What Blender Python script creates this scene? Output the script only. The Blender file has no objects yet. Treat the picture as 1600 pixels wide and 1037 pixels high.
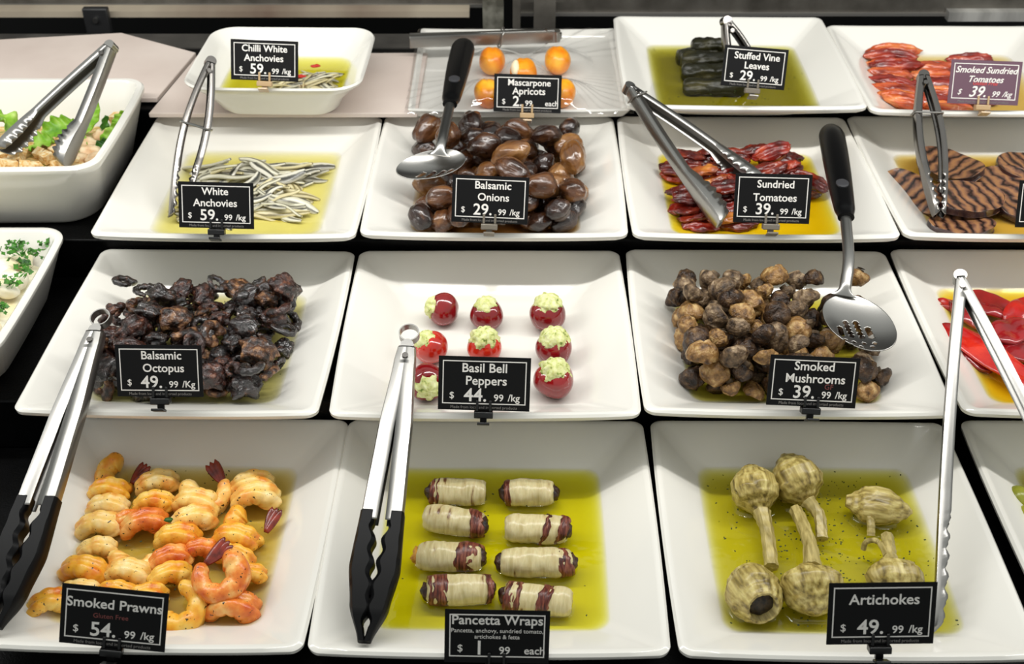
import bpy, bmesh, math, random
from mathutils import Vector, Matrix, noise, Euler
PI = math.pi
S = bpy.context.scene
COL = S.collection
random.seed(7)

# ------------------------------------------------------------------ camera
PITCH = math.radians(36.0); F = 1850.0; CAMZ = 1.5
cam_d = bpy.data.cameras.new('camera'); cam = bpy.data.objects.new('camera', cam_d); COL.objects.link(cam)
cam.location = (0, 0, CAMZ); cam.rotation_euler = (PI/2 - PITCH, 0, 0)
cam_d.sensor_width = 36.0; cam_d.lens = F/1600*36.0; cam_d.clip_start = .02
cam_d.dof.use_dof = True; cam_d.dof.focus_distance = 1.08; cam_d.dof.aperture_fstop = 10.0
S.camera = cam

# ------------------------------------------------------------------ light
w = bpy.data.worlds.new('world'); S.world = w; w.use_nodes = True
nt = w.node_tree; bg = nt.nodes['Background']
tc = nt.nodes.new('ShaderNodeTexCoord'); sp = nt.nodes.new('ShaderNodeSeparateXYZ'); cr = nt.nodes.new('ShaderNodeValToRGB')
mr = nt.nodes.new('ShaderNodeMapRange'); mr.inputs[1].default_value = -1; mr.inputs[2].default_value = 1
nt.links.new(tc.outputs['Generated'], sp.inputs[0]); nt.links.new(sp.outputs['Z'], mr.inputs[0]); nt.links.new(mr.outputs[0], cr.inputs[0])
cr.color_ramp.elements[0].position = .35; cr.color_ramp.elements[0].color = (.01, .01, .01, 1)
cr.color_ramp.elements[1].position = .60; cr.color_ramp.elements[1].color = (.96, 1.0, .97, 1)
nt.links.new(cr.outputs[0], bg.inputs[0]); bg.inputs[1].default_value = .58
def area(name, loc, sx, sy, power, col, rot=(0, 0, 0)):
    l = bpy.data.lights.new(name, 'AREA'); l.shape = 'RECTANGLE'; l.size = sx; l.size_y = sy; l.energy = power; l.color = col
    o = bpy.data.objects.new(name, l); COL.objects.link(o); o.location = loc; o.rotation_euler = rot
    return o
area('display_case_tube_light', (0, .93, 1.57), 2.8, .035, 16.0, (1.0, .99, .96), (.40, 0, 0))        # long fluorescent tube of the case
S.view_settings.view_transform = 'Standard'; S.view_settings.look = 'None'
S.view_settings.exposure = 0.06; S.view_settings.gamma = 1.0; S.view_settings.use_curve_mapping = False
S.cycles.transparent_max_bounces = 16

# ------------------------------------------------------------------ helpers
_c, _s = math.cos(PITCH), math.sin(PITCH)
def at(px, py, z):
    """the point of the place at height z that the photo shows at pixel px, py"""
    u = (px-800)/F; v = -(py-518.5)/F
    d = Vector((u, _c+v*_s, -_s+v*_c)); t = (z-CAMZ)/d.z
    return Vector((0, 0, CAMZ)) + d*t
def at_y(px, py, y):
    u = (px-800)/F; v = -(py-518.5)/F
    d = Vector((u, _c+v*_s, -_s+v*_c))
    return Vector((0, 0, CAMZ)) + d*(y/d.y)
def pix(p):
    z = p[2]-CAMZ; d = p[1]*_c - z*_s
    return 800+F*p[0]/d, 518.5-F*(p[1]*_s+z*_c)/d
def depth(p): return p[1]*_c-(p[2]-CAMZ)*_s
def line_at(A, B, px, py):
    """point on the slanted line's height profile (through A and B) seen at px, py"""
    best = None
    for i in range(-40, 241):
        k = i/100; q = A.lerp(B, k)
        e = abs(pix(q)[1]-py)
        if best is None or e < best[0]: best = (e, q.z)
    return at(px, py, best[1])
def lin(c):
    return tuple((x/255/12.92 if x/255 <= .04045 else ((x/255+.055)/1.055)**2.4) for x in c[:3])+(1,)

MATS = {}
def mat(name, col, rough=.4, metal=0., spec=.5, coat=0., sss=0., ramp=None, nscale=60., detail=4., bump=0., bscale=200., coord='Object',
        vary=True, stretch=None, wave=None, bdist=.002, trans=0., speck=None):
    if name in MATS: return MATS[name]
    m = bpy.data.materials.new(name); m.use_nodes = True; MATS[name] = m
    n = m.node_tree.nodes; L = m.node_tree.links; b = n['Principled BSDF']
    b.inputs['Base Color'].default_value = lin(col); b.inputs['Roughness'].default_value = rough
    b.inputs['Metallic'].default_value = metal; b.inputs['Specular IOR Level'].default_value = spec
    b.inputs['Coat Weight'].default_value = coat; b.inputs['Coat Roughness'].default_value = .08
    if sss:
        b.inputs['Subsurface Weight'].default_value = sss; b.inputs['Subsurface Radius'].default_value = (.006, .003, .0015); b.inputs['Subsurface Scale'].default_value = 1.
    if trans: b.inputs['Transmission Weight'].default_value = trans
    vec = None
    if ramp or bump or speck:
        t = n.new('ShaderNodeTexCoord'); vec = t.outputs[coord]
        if vary:
            oi = n.new('ShaderNodeObjectInfo'); ml = n.new('ShaderNodeMath'); ml.operation = 'MULTIPLY'; ml.inputs[1].default_value = 7.3
            ad = n.new('ShaderNodeVectorMath'); ad.operation = 'ADD'
            L.new(oi.outputs['Random'], ml.inputs[0]); L.new(vec, ad.inputs[0]); L.new(ml.outputs[0], ad.inputs[1]); vec = ad.outputs[0]
        if stretch:
            mp = n.new('ShaderNodeMapping'); mp.inputs['Scale'].default_value = stretch; L.new(vec, mp.inputs[0]); vec = mp.outputs[0]
    if ramp:
        if wave:
            tx = n.new('ShaderNodeTexWave'); tx.inputs['Scale'].default_value = wave[0]; tx.inputs['Distortion'].default_value = wave[1]
            tx.inputs['Detail'].default_value = 3; tx.inputs['Detail Scale'].default_value = wave[2]; tx.bands_direction = wave[3] if len(wave) > 3 else 'X'
        else:
            tx = n.new('ShaderNodeTexNoise'); tx.inputs['Scale'].default_value = nscale; tx.inputs['Detail'].default_value = detail
        L.new(vec, tx.inputs['Vector'])
        r = n.new('ShaderNodeValToRGB'); e = r.color_ramp.elements
        while len(e) < len(ramp): e.new(.5)
        for k, (p, c) in enumerate(ramp): e[k].position = p; e[k].color = lin(c)
        L.new(tx.outputs[0], r.inputs[0]); L.new(r.outputs[0], b.inputs['Base Color'])
        if speck:     # scattered dark herb specks sticking to the surface
            ts = n.new('ShaderNodeTexNoise'); ts.inputs['Scale'].default_value = speck[0]; ts.inputs['Detail'].default_value = 1; L.new(vec, ts.inputs['Vector'])
            rs = n.new('ShaderNodeValToRGB'); rs.color_ramp.elements[0].position = speck[1]; rs.color_ramp.elements[1].position = speck[1]+.03; L.new(ts.outputs[0], rs.inputs[0])
            mx = n.new('ShaderNodeMix'); mx.data_type = 'RGBA'; L.new(rs.outputs[0], mx.inputs[0]); L.new(r.outputs[0], mx.inputs[6]); mx.inputs[7].default_value = lin(speck[2]); L.new(mx.outputs[2], b.inputs['Base Color'])
    if bump:
        tb = n.new('ShaderNodeTexNoise'); tb.inputs['Scale'].default_value = bscale; tb.inputs['Detail'].default_value = 5
        bp = n.new('ShaderNodeBump'); bp.inputs['Strength'].default_value = bump; bp.inputs['Distance'].default_value = bdist
        L.new(vec, tb.inputs['Vector']); L.new(tb.outputs[0], bp.inputs['Height']); L.new(bp.outputs[0], b.inputs['Normal'])
    return m
def clear_mat(name, tint, ior=1.45, rough=.03, bump=0., bscale=60., gloss=1.):
    """tinted clear layer: light passes through it with the liquid's colour, the surface mirrors by Fresnel"""
    if name in MATS: return MATS[name]
    m = bpy.data.materials.new(name); m.use_nodes = True; MATS[name] = m
    n = m.node_tree.nodes; L = m.node_tree.links; n.remove(n['Principled BSDF']); out = n['Material Output']
    tr = n.new('ShaderNodeBsdfTransparent'); tr.inputs[0].default_value = (*tint, 1)
    if gloss <= 0: L.new(tr.outputs[0], out.inputs[0]); return m
    gl = n.new('ShaderNodeBsdfGlossy'); gl.inputs['Roughness'].default_value = rough; gl.inputs[0].default_value = (gloss, gloss, gloss, 1)
    fr = n.new('ShaderNodeLayerWeight'); fr.inputs[0].default_value = .5; mx = n.new('ShaderNodeMixShader')
    pw = n.new('ShaderNodeMath'); pw.operation = 'POWER'; pw.inputs[1].default_value = 5; ma = n.new('ShaderNodeMath'); ma.operation = 'MULTIPLY_ADD'
    f0 = ((ior-1)/(ior+1))**2; ma.inputs[1].default_value = 1-f0; ma.inputs[2].default_value = f0      # Schlick, the same from both sides
    L.new(fr.outputs['Facing'], pw.inputs[0]); L.new(pw.outputs[0], ma.inputs[0]); L.new(ma.outputs[0], mx.inputs[0]); L.new(tr.outputs[0], mx.inputs[1]); L.new(gl.outputs[0], mx.inputs[2]); L.new(mx.outputs[0], out.inputs[0])
    if bump:
        t = n.new('ShaderNodeTexCoord'); tb = n.new('ShaderNodeTexNoise'); tb.inputs['Scale'].default_value = bscale
        bp = n.new('ShaderNodeBump'); bp.inputs['Strength'].default_value = bump; bp.inputs['Distance'].default_value = .002
        L.new(t.outputs['Object'], tb.inputs['Vector']); L.new(tb.outputs[0], bp.inputs['Height'])
        L.new(bp.outputs[0], gl.inputs['Normal']); L.new(bp.outputs[0], fr.inputs['Normal'])
    return m

class MB:
    """collects vertices and faces of ONE mesh"""
    def __init__(s): s.v = []; s.f = []; s.m = []
    def add(s, vs, fs, mi=0):
        o = len(s.v); s.v += [tuple(x) for x in vs]; s.f += [tuple(i+o for i in f) for f in fs]; s.m += [mi]*len(fs)
    def box(s, x0, x1, y0, y1, z0, z1, M=None, mi=0):
        vs = [Vector((x, y, z)) for z in (z0, z1) for y in (y0, y1) for x in (x0, x1)]
        if M: vs = [M @ v for v in vs]
        s.add(vs, [(0, 2, 3, 1), (4, 5, 7, 6), (0, 1, 5, 4), (2, 6, 7, 3), (0, 4, 6, 2), (1, 3, 7, 5)], mi)
    def loft(s, rings, closed=True, cap0=True, cap1=True, mi=0):
        o = len(s.v); n = len(rings[0])
        for r in rings: s.v += [tuple(p) for p in r]
        for i in range(len(rings)-1):
            for j in range(n if closed else n-1):
                a = o+i*n+j; b = o+i*n+(j+1) % n
                s.f.append((a, b, b+n, a+n)); s.m.append(mi)
        if cap0: s.f.append(tuple(o+j for j in reversed(range(n)))); s.m.append(mi)
        if cap1: s.f.append(tuple(o+(len(rings)-1)*n+j for j in range(n))); s.m.append(mi)
    def tube(s, path, rad, seg=10, sq=1., up=Vector((0, 0, 1)), mi=0, fn=None):
        rings = []; n = len(path)
        for i, p in enumerate(path):
            t = (path[min(i+1, n-1)]-path[max(i-1, 0)]).normalized()
            a = t.cross(up)
            if a.length < 1e-4: a = t.cross(Vector((1, 0, 0)))
            a.normalize(); b = a.cross(t).normalized()
            r = rad[i] if isinstance(rad, (list, tuple)) else rad
            ring = []
            for k in range(seg):
                th = 2*PI*k/seg; q = r*(fn(i/(n-1), th) if fn else 1)
                ring.append(p+a*math.cos(th)*q+b*math.sin(th)*q*sq)
            rings.append(ring)
        s.loft(rings, mi=mi)
    def mesh(s, name, smooth=True, angle=None, up=False):
        me = bpy.data.meshes.new(name); me.from_pydata(s.v, [], s.f); me.update()
        if any(s.m): me.polygons.foreach_set('material_index', s.m)
        bm = bmesh.new(); bm.from_mesh(me); bmesh.ops.recalc_face_normals(bm, faces=bm.faces)
        if up and sum(f.normal.z for f in bm.faces) < 0: bmesh.ops.reverse_faces(bm, faces=bm.faces)
        bm.to_mesh(me); bm.free()
        if smooth:
            me.polygons.foreach_set('use_smooth', [True]*len(me.polygons))
            if angle: me.set_sharp_from_angle(angle=math.radians(angle))
        return me
def obj(name, me, m=None, parent=None, loc=None, rot=None, scale=None):
    if isinstance(me, MB): me = me.mesh(name, angle=40)
    o = bpy.data.objects.new(name, me); COL.objects.link(o)
    if m is not None and not len(me.materials):
        for k in (m if isinstance(m, (list, tuple)) else [m]): me.materials.append(k)
    if parent: o.parent = parent
    if loc is not None: o.location = loc
    if rot is not None: o.rotation_euler = rot
    if scale is not None: o.scale = scale if hasattr(scale, '__len__') else (scale,)*3
    return o
def tag(o, label, cat, group=None, kind=None):
    if label: o['label'] = label
    if cat: o['category'] = cat
    if group: o['group'] = group
    if kind: o['kind'] = kind
    return o
def empty(name, loc, label, cat, group=None, rot=None):
    o = bpy.data.objects.new(name, None); COL.objects.link(o); o.location = loc; o.empty_display_size = .02
    if rot is not None: o.rotation_euler = rot
    return tag(o, label, cat, group)
def copy_tree(o, parent=None):
    c = o.copy(); COL.objects.link(c)
    if parent: c.parent = parent
    for ch in list(o.children): copy_tree(ch, c)
    return c
def bev(o, wd=.001, seg=2):
    md = o.modifiers.new('bevel', 'BEVEL'); md.width = wd; md.segments = seg; md.limit_method = 'ANGLE'; return o
def solid(o, t, off=0.):
    md = o.modifiers.new('solid', 'SOLIDIFY'); md.thickness = t; md.offset = off; return o
def nz(p, f, seed=0): return noise.noise(Vector(p)*f+Vector((seed*13.7, seed*5.1, seed*9.3)))
def blob(name, sx, sy, sz, amp=.15, freq=1.2, seed=0, sub=3, fine=.0, ffreq=5., fn=None):
    bm = bmesh.new(); bmesh.ops.create_icosphere(bm, subdivisions=sub, radius=1)
    for v in bm.verts:
        p = v.co.copy(); k = 1+amp*nz(p, freq, seed)+fine*nz(p, ffreq, seed+3)
        if fn: k *= fn(p)
        v.co = Vector((p.x*sx, p.y*sy, p.z*sz))*k
    me = bpy.data.meshes.new(name); bm.to_mesh(me); bm.free()
    me.polygons.foreach_set('use_smooth', [True]*len(me.polygons)); return me
ORD = ['first', 'second', 'third', 'fourth', 'fifth', 'sixth', 'seventh', 'eighth', 'ninth', 'tenth', 'eleventh', 'twelfth', 'thirteenth', 'fourteenth',
       'fifteenth', 'sixteenth', 'seventeenth', 'eighteenth', 'nineteenth', 'twentieth']
def row_labels(items, where, bins, cat, group):
    """items: (object, look). Rows are counted from the front as the photo shows them, each row from the left."""
    inf = sorted(((pix(o.location)[1], pix(o.location)[0], o, l) for o, l in items), key=lambda q: -q[0])
    n = len(inf); per = math.ceil(n/bins)
    for r in range(bins):
        row = sorted(inf[r*per:(r+1)*per], key=lambda q: q[1])
        rn = 'front' if r == 0 else ('back' if r == bins-1 else ORD[r])
        for k, (_, _, o, l) in enumerate(row):
            kk = 'leftmost' if k == 0 else ('rightmost' if k == len(row)-1 else ORD[k]+' from left')
            tag(o, f'{l}, {kk} in {rn} row {where}', cat, group)

# ------------------------------------------------------------------ materials
WHITE = mat('glazed_white_ceramic', (226, 223, 215), rough=.16, spec=.5, coat=.3)
BLACKSH = mat('black_counter', (4, 4, 5), rough=.4, spec=.12, ramp=[(.35, (2, 2, 2)), (.75, (7, 7, 8))], nscale=40, bump=.2, bscale=500, vary=False)
STEEL = mat('stainless_steel', (158, 156, 152), rough=.30, metal=1., bump=.03, bscale=900)
STEELB = mat('brushed_steel', (150, 148, 145), rough=.36, metal=1., bump=.05, bscale=500)
DARKST = mat('dark_polished_steel', (128, 124, 120), rough=.2, metal=1.)
NYLON = mat('black_nylon', (4, 4, 5), rough=.42, spec=.16)
HANDLE = mat('black_handle_plastic', (5, 5, 6), rough=.3, spec=.35)
CARDB = mat('black_card', (10, 10, 11), rough=.55, spec=.2)
CARDW = mat('white_ink', (226, 222, 216), rough=.7)
CARDR = mat('dim_red_ink', (120, 62, 58), rough=.7)
CARDG = mat('grey_ink', (120, 116, 112), rough=.7)
CARDP = mat('purple_card', (98, 70, 84), rough=.5)
CARDRED = mat('bright_red_ink', (214, 70, 66), rough=.7)
CLIPB = mat('black_clip_plastic', (12, 12, 12), rough=.3)
CLIPT = mat('smoky_clip_plastic', (112, 104, 92), rough=.22, spec=.6)
CLIPM = mat('tan_clip_plastic', (178, 150, 112), rough=.25, spec=.6)
PAPER = mat('pink_paper', (210, 196, 186), rough=.7, ramp=[(.3, (200, 184, 174)), (.7, (214, 200, 190))], nscale=9, vary=False)

# ------------------------------------------------------------------ setting: black stepped counter and the steel rear of the case
def struct(name, mb, m, label=None):
    o = obj(name, mb, m); o['kind'] = 'structure'
    if label: o['label'] = label
    return o
def bx(*a):
    b = MB(); b.box(*a); return b
RIM = [.7541, .812, .860, .9053]            # rim heights of the four rows of dishes
FOOT = [r-.038 for r in RIM]
YS = [(.45, .8862), (.8862, 1.1045), (1.1045, 1.3355), (1.3355, 1.86)]
counter = empty('display_counter', (0, 1.1, 0), 'black stepped display counter carrying all the white dishes in rows', 'counter')
YS[3] = (1.3355, 1.572)
for k in range(4):
    bev(obj('step', bx(-1.15, 1.15, YS[k][0], YS[k][1]-.0004, .60, FOOT[k]-.0003), BLACKSH, counter, loc=(0, -1.1, 0)), .002)
obj('base', bx(-1.15, 1.15, .45, 1.86, 0, .5996), BLACKSH, counter, loc=(0, -1.1, 0))
struct('floor', bx(-2.5, 2.5, -1.5, 2.6, -.05, 0), mat('dark_floor', (40, 38, 36), rough=.6))
struct('wall_back', bx(-1.6, 1.6, 2.3, 2.35, 0, 2.4), mat('dark_back', (14, 13, 13), rough=.7))

# ------------------------------------------------------------------ rear of the case
EDGE = mat('dull_steel_strip', (96, 94, 92), rough=.45, metal=.8, ramp=[(.3, (70, 68, 66)), (.7, (120, 117, 112))], nscale=14, vary=False)
RAIL = mat('rear_frame_steel', (90, 86, 80), rough=.5, metal=.5, ramp=[(.3, (74, 70, 64)), (.7, (106, 102, 95))], nscale=25, vary=False, bump=.05)
struct('trim_1', bx(-1.15, 1.15, 1.522, 1.5712, FOOT[3], FOOT[3]+.002), EDGE, 'dull steel strip along the back edge of the top step')
struct('trim_2', bx(-1.2, -.062, 1.660, 1.686, .8585, .8675), mat('pale_rail', (190, 176, 158), rough=.35, metal=.4, ramp=[(.35, (150, 128, 112)), (.6, (214, 200, 178))], nscale=5, stretch=(1, .2, .2), vary=False), 'pale low rail behind the left dishes')
struct('trim_6', bx(.628, 1.2, 1.644, 1.668, .8585, .872), mat('pale_rail_end', (196, 194, 188), rough=.3, metal=.5, ramp=[(.35, (150, 148, 144)), (.6, (226, 224, 218))], nscale=18, stretch=(1, .2, .2), vary=False), 'pale steel rail end behind the smoked tomatoes dish')
for nm, x0, x1, y0, lab in (('door_1', -1.25, -.012, 1.694, 'grey steel sliding door frame at rear left'), ('door_2', .004, 1.25, 1.660, 'grey steel sliding door frame at rear right')):
    o = struct(nm, bx(x0, x1, y0, y0+.022, .862, 1.12), RAIL, lab); bev(o, .002)
    l = obj('bottom_lip', bx(x0, x1, y0-.004, y0-.0003, .8618, .8665), mat('door_lip', (190, 186, 180), rough=.3, metal=.8), o)
struct('trim_3', bx(-.042, -.012, 1.640, 1.652, .5, .96), mat('worn_post', (120, 118, 106), rough=.5, metal=.5, ramp=[(.4, (92, 90, 80)), (.65, (150, 148, 136))], nscale=45, vary=False), 'worn steel upright behind the apricots tray')
struct('trim_4', bx(.001, .012, 1.632, 1.645, .5, .96), RAIL, 'thin steel upright behind the apricots tray')
struct('trim_5', bx(.031, .062, 1.628, 1.640, .5, .90), RAIL, 'short steel upright under the right door frame')
o = empty('door_roller', at_y(150, 20, 1.645), 'dark bracket below the rear left door frame', 'bracket')
b = MB(); b.box(-.018, .018, -.006, .006, -.03, .008); bev(obj('plate', b, mat('dark_bracket', (34, 34, 35), rough=.4), o), .002)
b = MB(); b.tube([Vector((0, -.0065, -.008)), Vector((0, -.011, -.008))], .004, 12); obj('screw', b, STEELB, o)

# ------------------------------------------------------------------ dishes
def rrect(hx, hy, r, n=9, bulge=0.):
    """rounded rectangle outline with slightly bowed sides"""
    pts = []
    for cx, cy, a0 in ((1, 1, 0), (-1, 1, .5), (-1, -1, 1), (1, -1, 1.5)):
        for k in range(n):
            a = (a0+.5*k/(n-1))*PI
            pts.append([cx*(hx-r)+r*math.cos(a), cy*(hy-r)+r*math.sin(a)])
        nx = {(1, 1): (-1, 1), (-1, 1): (-1, -1), (-1, -1): (1, -1), (1, -1): (1, 1)}[(cx, cy)]
        p0 = pts[-1]; a = a0*PI+.5*PI
        p1 = [nx[0]*(hx-r)+r*math.cos(a), nx[1]*(hy-r)+r*math.sin(a)]
        for k in range(1, 12): pts.append([p0[0]+(p1[0]-p0[0])*k/12, p0[1]+(p1[1]-p0[1])*k/12])
    for p in pts:
        u, v = p[0]/hx, p[1]/hy
        if abs(u) > abs(v): p[0] += math.copysign(bulge*max(0, 1-v*v), u)
        else: p[1] += math.copysign(bulge*max(0, 1-u*u), v)
    return pts
# (inset, z, corner radius)
PLATE = [(.066, -.0378, .02), (.060, -.038, .02), (.057, -.0355, .02), (.003, -.0085, .011), (.0004, -.006, .010), (0, -.0025, .010), (.002, -.0003, .010), (.0045, 0, .009), (.0075, -.0012, .009),
         (.045, -.0255, .013), (.052, -.0302, .014), (.060, -.0326, .016), (.070, -.033, .018)]
def dish_mesh(hx, hy, prof, bulge=.0022, lift=.0015):
    b = MB(); rings = []
    for pr in prof:
        ix, z, r = pr[0], pr[1], pr[2]; iy = pr[3] if len(pr) > 3 else ix
        ring = [(x, y, z+lift*max(0, (abs(x)/hx)**4*(abs(y)/hy)**4)) for x, y in rrect(hx-ix, hy-iy, r, bulge=bulge)]
        rings.append(ring)
    b.loft(rings); return b
def inset_at(prof, z):
    k = max(range(len(prof)), key=lambda i: prof[i][1])
    for i in range(k, len(prof)-1):
        a, c = prof[i], prof[i+1]
        if c[1] <= z <= a[1]:
            t = (a[1]-z)/(a[1]-c[1]); return a[0]+(c[0]-a[0])*t, a[2]+(c[2]-a[2])*t, (a[3] if len(a) > 3 else a[0])*(1-t)+(c[3] if len(c) > 3 else c[0])*t
    return prof[-1][0], prof[-1][2], prof[-1][3] if len(prof[-1]) > 3 else prof[-1][0]
DISH = {}
def dish(key, x, y, z, W, L, yaw, label, prof=PLATE, name='square_dish', m=WHITE, bulge=.0022):
    o = obj(name, dish_mesh(W/2, L/2, prof, bulge), m, loc=(x, y, z), rot=(0, 0, yaw))
    tag(o, label, 'dish', None); DISH[key] = dict(o=o, W=W, L=L, prof=prof, z=z, M=Matrix.Translation((x, y, z)) @ Matrix.Rotation(yaw, 4, 'Z'), floor=z+prof[-1][1])
    return o
dish('prawn', -.2955, .7450, RIM[0], .268, .279, -.020, 'white square dish holding the smoked prawns')
dish('panc', -.0170, .7409, RIM[0], .285, .281, -.0086, 'white square dish holding eight pancetta wraps in yellow oil')
dish('arti', .2743, .7385, RIM[0], .2835, .282, -.012, 'white square dish holding six artichokes in oil')
dish('olive', .5755, .7390, RIM[0], .284, .282, -.010, 'white square dish mostly cut off at the lower right, green olives in it')
dish('octo', -.3122, .9613, RIM[1], .2775, .2764, -.018, 'white square dish holding the dark balsamic octopus')
dish('pepp', -.0246, .9589, RIM[1], .2825, .2785, .0016, 'white square dish holding the stuffed red bell peppers')
dish('mush', .2631, .9610, RIM[1], .2815, .2763, -.015, 'white square dish heaped with smoked mushrooms')
dish('redp', .5520, .9610, RIM[1], .282, .2780, -.012, 'white square dish holding red pepper strips at the right edge')
dish('anch', -.2990, 1.1914, RIM[2], .2765, .2815, -.014, 'white square dish holding silver white anchovies')
dish('onio', -.0174, 1.1925, RIM[2], .279, .2800, -.012, 'white square dish heaped with balsamic onions')
dish('sund', .2660, 1.1895, RIM[2], .2775, .2800, -.012, 'white square dish holding dark red sundried tomatoes')
dish('eggp', .5480, 1.1900, RIM[2], .279, .2800, -.010, 'white square dish holding grilled eggplant slices')
dish('vine', .2745, 1.4014, RIM[3], .2796, .2800, -.0152, 'white square dish holding stuffed vine leaves in olive green oil')
dish('smok', .5560, 1.3880, .9015, .278, .262, -.010, 'white square dish of red smoked tomatoes beside the purple card', prof=[(a, c*.9, r) for a, c, r in PLATE])
CHILLI = [(.042, -.0478, .02, .036), (.038, -.048, .022, .033), (.034, -.044, .022, .030), (.026, -.028, .026, .018), (.010, -.012, .03, .008), (.001, -.005, .032, .001), (0, -.0022, .032, 0), (.0015, 0, .031, .0015), (.004, -.001, .03, .004),
          (.016, -.016, .024, .013), (.031, -.031, .02, .024), (.038, -.0395, .018, .033), (.046, -.042, .016, .040)]
dish('chil', -.2790, 1.3625, .9245, .209, .186, -.02, 'white deep bowl with flared sides holding the chilli white anchovies', prof=CHILLI, name='flared_bowl', bulge=.001)
BOWL = [(.032, -.0798, .03), (.026, -.080, .032), (.020, -.074, .035), (.003, -.012, .028), (.0, -.006, .026), (.0, -.002, .026), (.002, 0, .025), (.007, 0, .022), (.0095, -.003, .02), (.022, -.05, .026), (.032, -.062, .024), (.05, -.065, .02)]
dish('salad', -.6240, 1.2310, .9025, .362, .232, 0, 'deep white oblong bowl of green salad and croutons, far left', prof=BOWL, name='deep_bowl')
dish('potato', -.6420, .9920, .8360, .320, .230, 0, 'deep white bowl of creamy potato salad with chopped parsley', prof=[(a, c*.77, r) for a, c, r in BOWL], name='deep_bowl')
TRAY = [(.012, -.0128, .006), (.008, -.013, .006), (.006, -.012, .006), (.001, -.004, .005), (0, -.002, .004), (.001, -.0003, .004), (.003, 0, .004), (.005, -.001, .004), (.010, -.0085, .006), (.016, -.0095, .006)]
dish('apri', .0085, 1.4330, .8805, .268, .256, 0, 'shallow white tray of orange apricots under cling film', prof=TRAY, name='shallow_tray', bulge=.0005)

# butcher's paper under the bowls of the top step
def slab(name, pts, z0, z1, m, label, cat):
    b = MB(); b.loft([[(x, y, z0) for x, y in pts], [(x, y, z1) for x, y in pts]]); o = obj(name, b, m)
    bev(o, .001); return tag(o, label, cat)
pz = FOOT[3]+.0088
P1 = [at(px, py, pz) for px, py in ((-140, 69), (190, 51), (306, 82))]+[Vector((-.4375, 1.3495, 0))]+[Vector((-.80, 1.3495, 0))]
slab('paper_sheet', [(p.x, p.y) for p in P1[::-1]], FOOT[3]+.0022, pz, PAPER, 'pale pink paper with a cut corner lying behind the salad bowl', 'paper')
P2 = [at(px, py, pz-.0008) for px, py in ((310, 84), (668, 82), (652, 177), (232, 177))]
slab('paper_sheet', [(p.x, p.y) for p in P2[::-1]], FOOT[3]+.0022, pz-.0008, PAPER, 'pink paper lying under the chilli white anchovies bowl', 'paper')

# ------------------------------------------------------------------ oil in the dishes
def oil(key, dz, target, label, name='oil_pool', rip=.12, herbs=0, cat='oil', herbcol=(40, 52, 14)):
    d = DISH[key]; prof = d['prof']
    # the deeper the oil under a point, the stronger its colour: light crosses the bed of the pool going in and coming out
    m = clear_mat('oil_surface', (1, 1, 1), bump=rip, bscale=45); ms = clear_mat('oil_bed_'+key, (1, 1, 1), gloss=0)
    n = ms.node_tree.nodes; L = ms.node_tree.links; tcn = n.new('ShaderNodeTexCoord'); sx = n.new('ShaderNodeSeparateXYZ'); mp = n.new('ShaderNodeMapRange'); rp = n.new('ShaderNodeValToRGB')
    mp.inputs[1].default_value = dz; mp.inputs[2].default_value = prof[-1][1]+.0009
    L.new(tcn.outputs['Object'], sx.inputs[0]); L.new(sx.outputs['Z'], mp.inputs[0]); L.new(mp.outputs[0], rp.inputs[0])
    e = rp.color_ramp.elements
    while len(e) < 6: e.new(.5)
    for k in range(6): e[k].position = k/5; e[k].color = (*[max(t, .004)**(k/5/2) for t in lin(target)[:3]], 1)
    L.new(rp.outputs[0], [x for x in n if x.type == 'BSDF_TRANSPARENT'][0].inputs[0])
    ins, r, iy = inset_at(prof, dz)
    b = MB(); rings = []
    for kk in range(7):
        zz = prof[-1][1]+.0009+(dz-prof[-1][1]-.0009)*(kk/6)**1.3; i2, r2, iy2 = inset_at(prof, zz-.0006)
        rings.append([(x, y, zz) for x, y in rrect(d['W']/2-i2-.0004, d['L']/2-iy2-.0004, r2, bulge=.001)])
    b.loft(rings, mi=1); b.m[-1] = 0
    me = b.mesh(name, smooth=False)
    o = obj(name, me, [m, ms]); o.matrix_world = d['M']; tag(o, label, cat, None, 'stuff')
    d['oil'] = d['z']+dz
    if herbs:
        h = MB(); rnd = random.Random(len(key)*31+herbs)
        hx, hy = d['W']/2-ins-.006, d['L']/2-iy-.006
        for _ in range(herbs):
            cl = rnd.random() < .6
            x = rnd.gauss(0, .4)*hx if cl else rnd.uniform(-1, 1)*hx; y = rnd.uniform(-1, 1)*hy
            if abs(x) > hx: continue
            s = rnd.uniform(.0004, .0011); a = rnd.uniform(0, PI); M = Matrix.Translation((x, y, dz+.0002)) @ Matrix.Rotation(a, 4, 'Z')
            h.box(-s, s, -s*.6, s*.6, 0, .0003, M)
        ho = obj('herb_flecks', h, mat('herb_'+key, herbcol, rough=.6)); ho.matrix_world = d['M']
        tag(ho, 'dark herb flecks floating on the '+label.split(' in ')[0].split(' around ')[0], 'herbs', None, 'stuff')
    return o
oil('prawn', -.0235, (212, 182, 74), 'amber marinade around the prawns', herbs=170)
oil('panc', -.0235, (214, 204, 12), 'bright yellow olive oil around the pancetta wraps', herbs=16)
oil('arti', -.0225, (196, 186, 30), 'olive green oil around the artichokes', herbs=420)
oil('olive', -.0225, (170, 160, 40), 'pale green brine in the lower right dish')
oil('octo', -.0255, (208, 200, 122), 'thin pale green oil around the octopus', herbs=90)
oil('mush', -.0270, (206, 192, 60), 'thin yellow oil under the mushrooms')
oil('redp', -.0225, (232, 176, 6), 'orange yellow oil around the red pepper strips', herbs=10)
oil('anch', -.0245, (236, 226, 128), 'pale yellow oil around the white anchovies')
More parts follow.
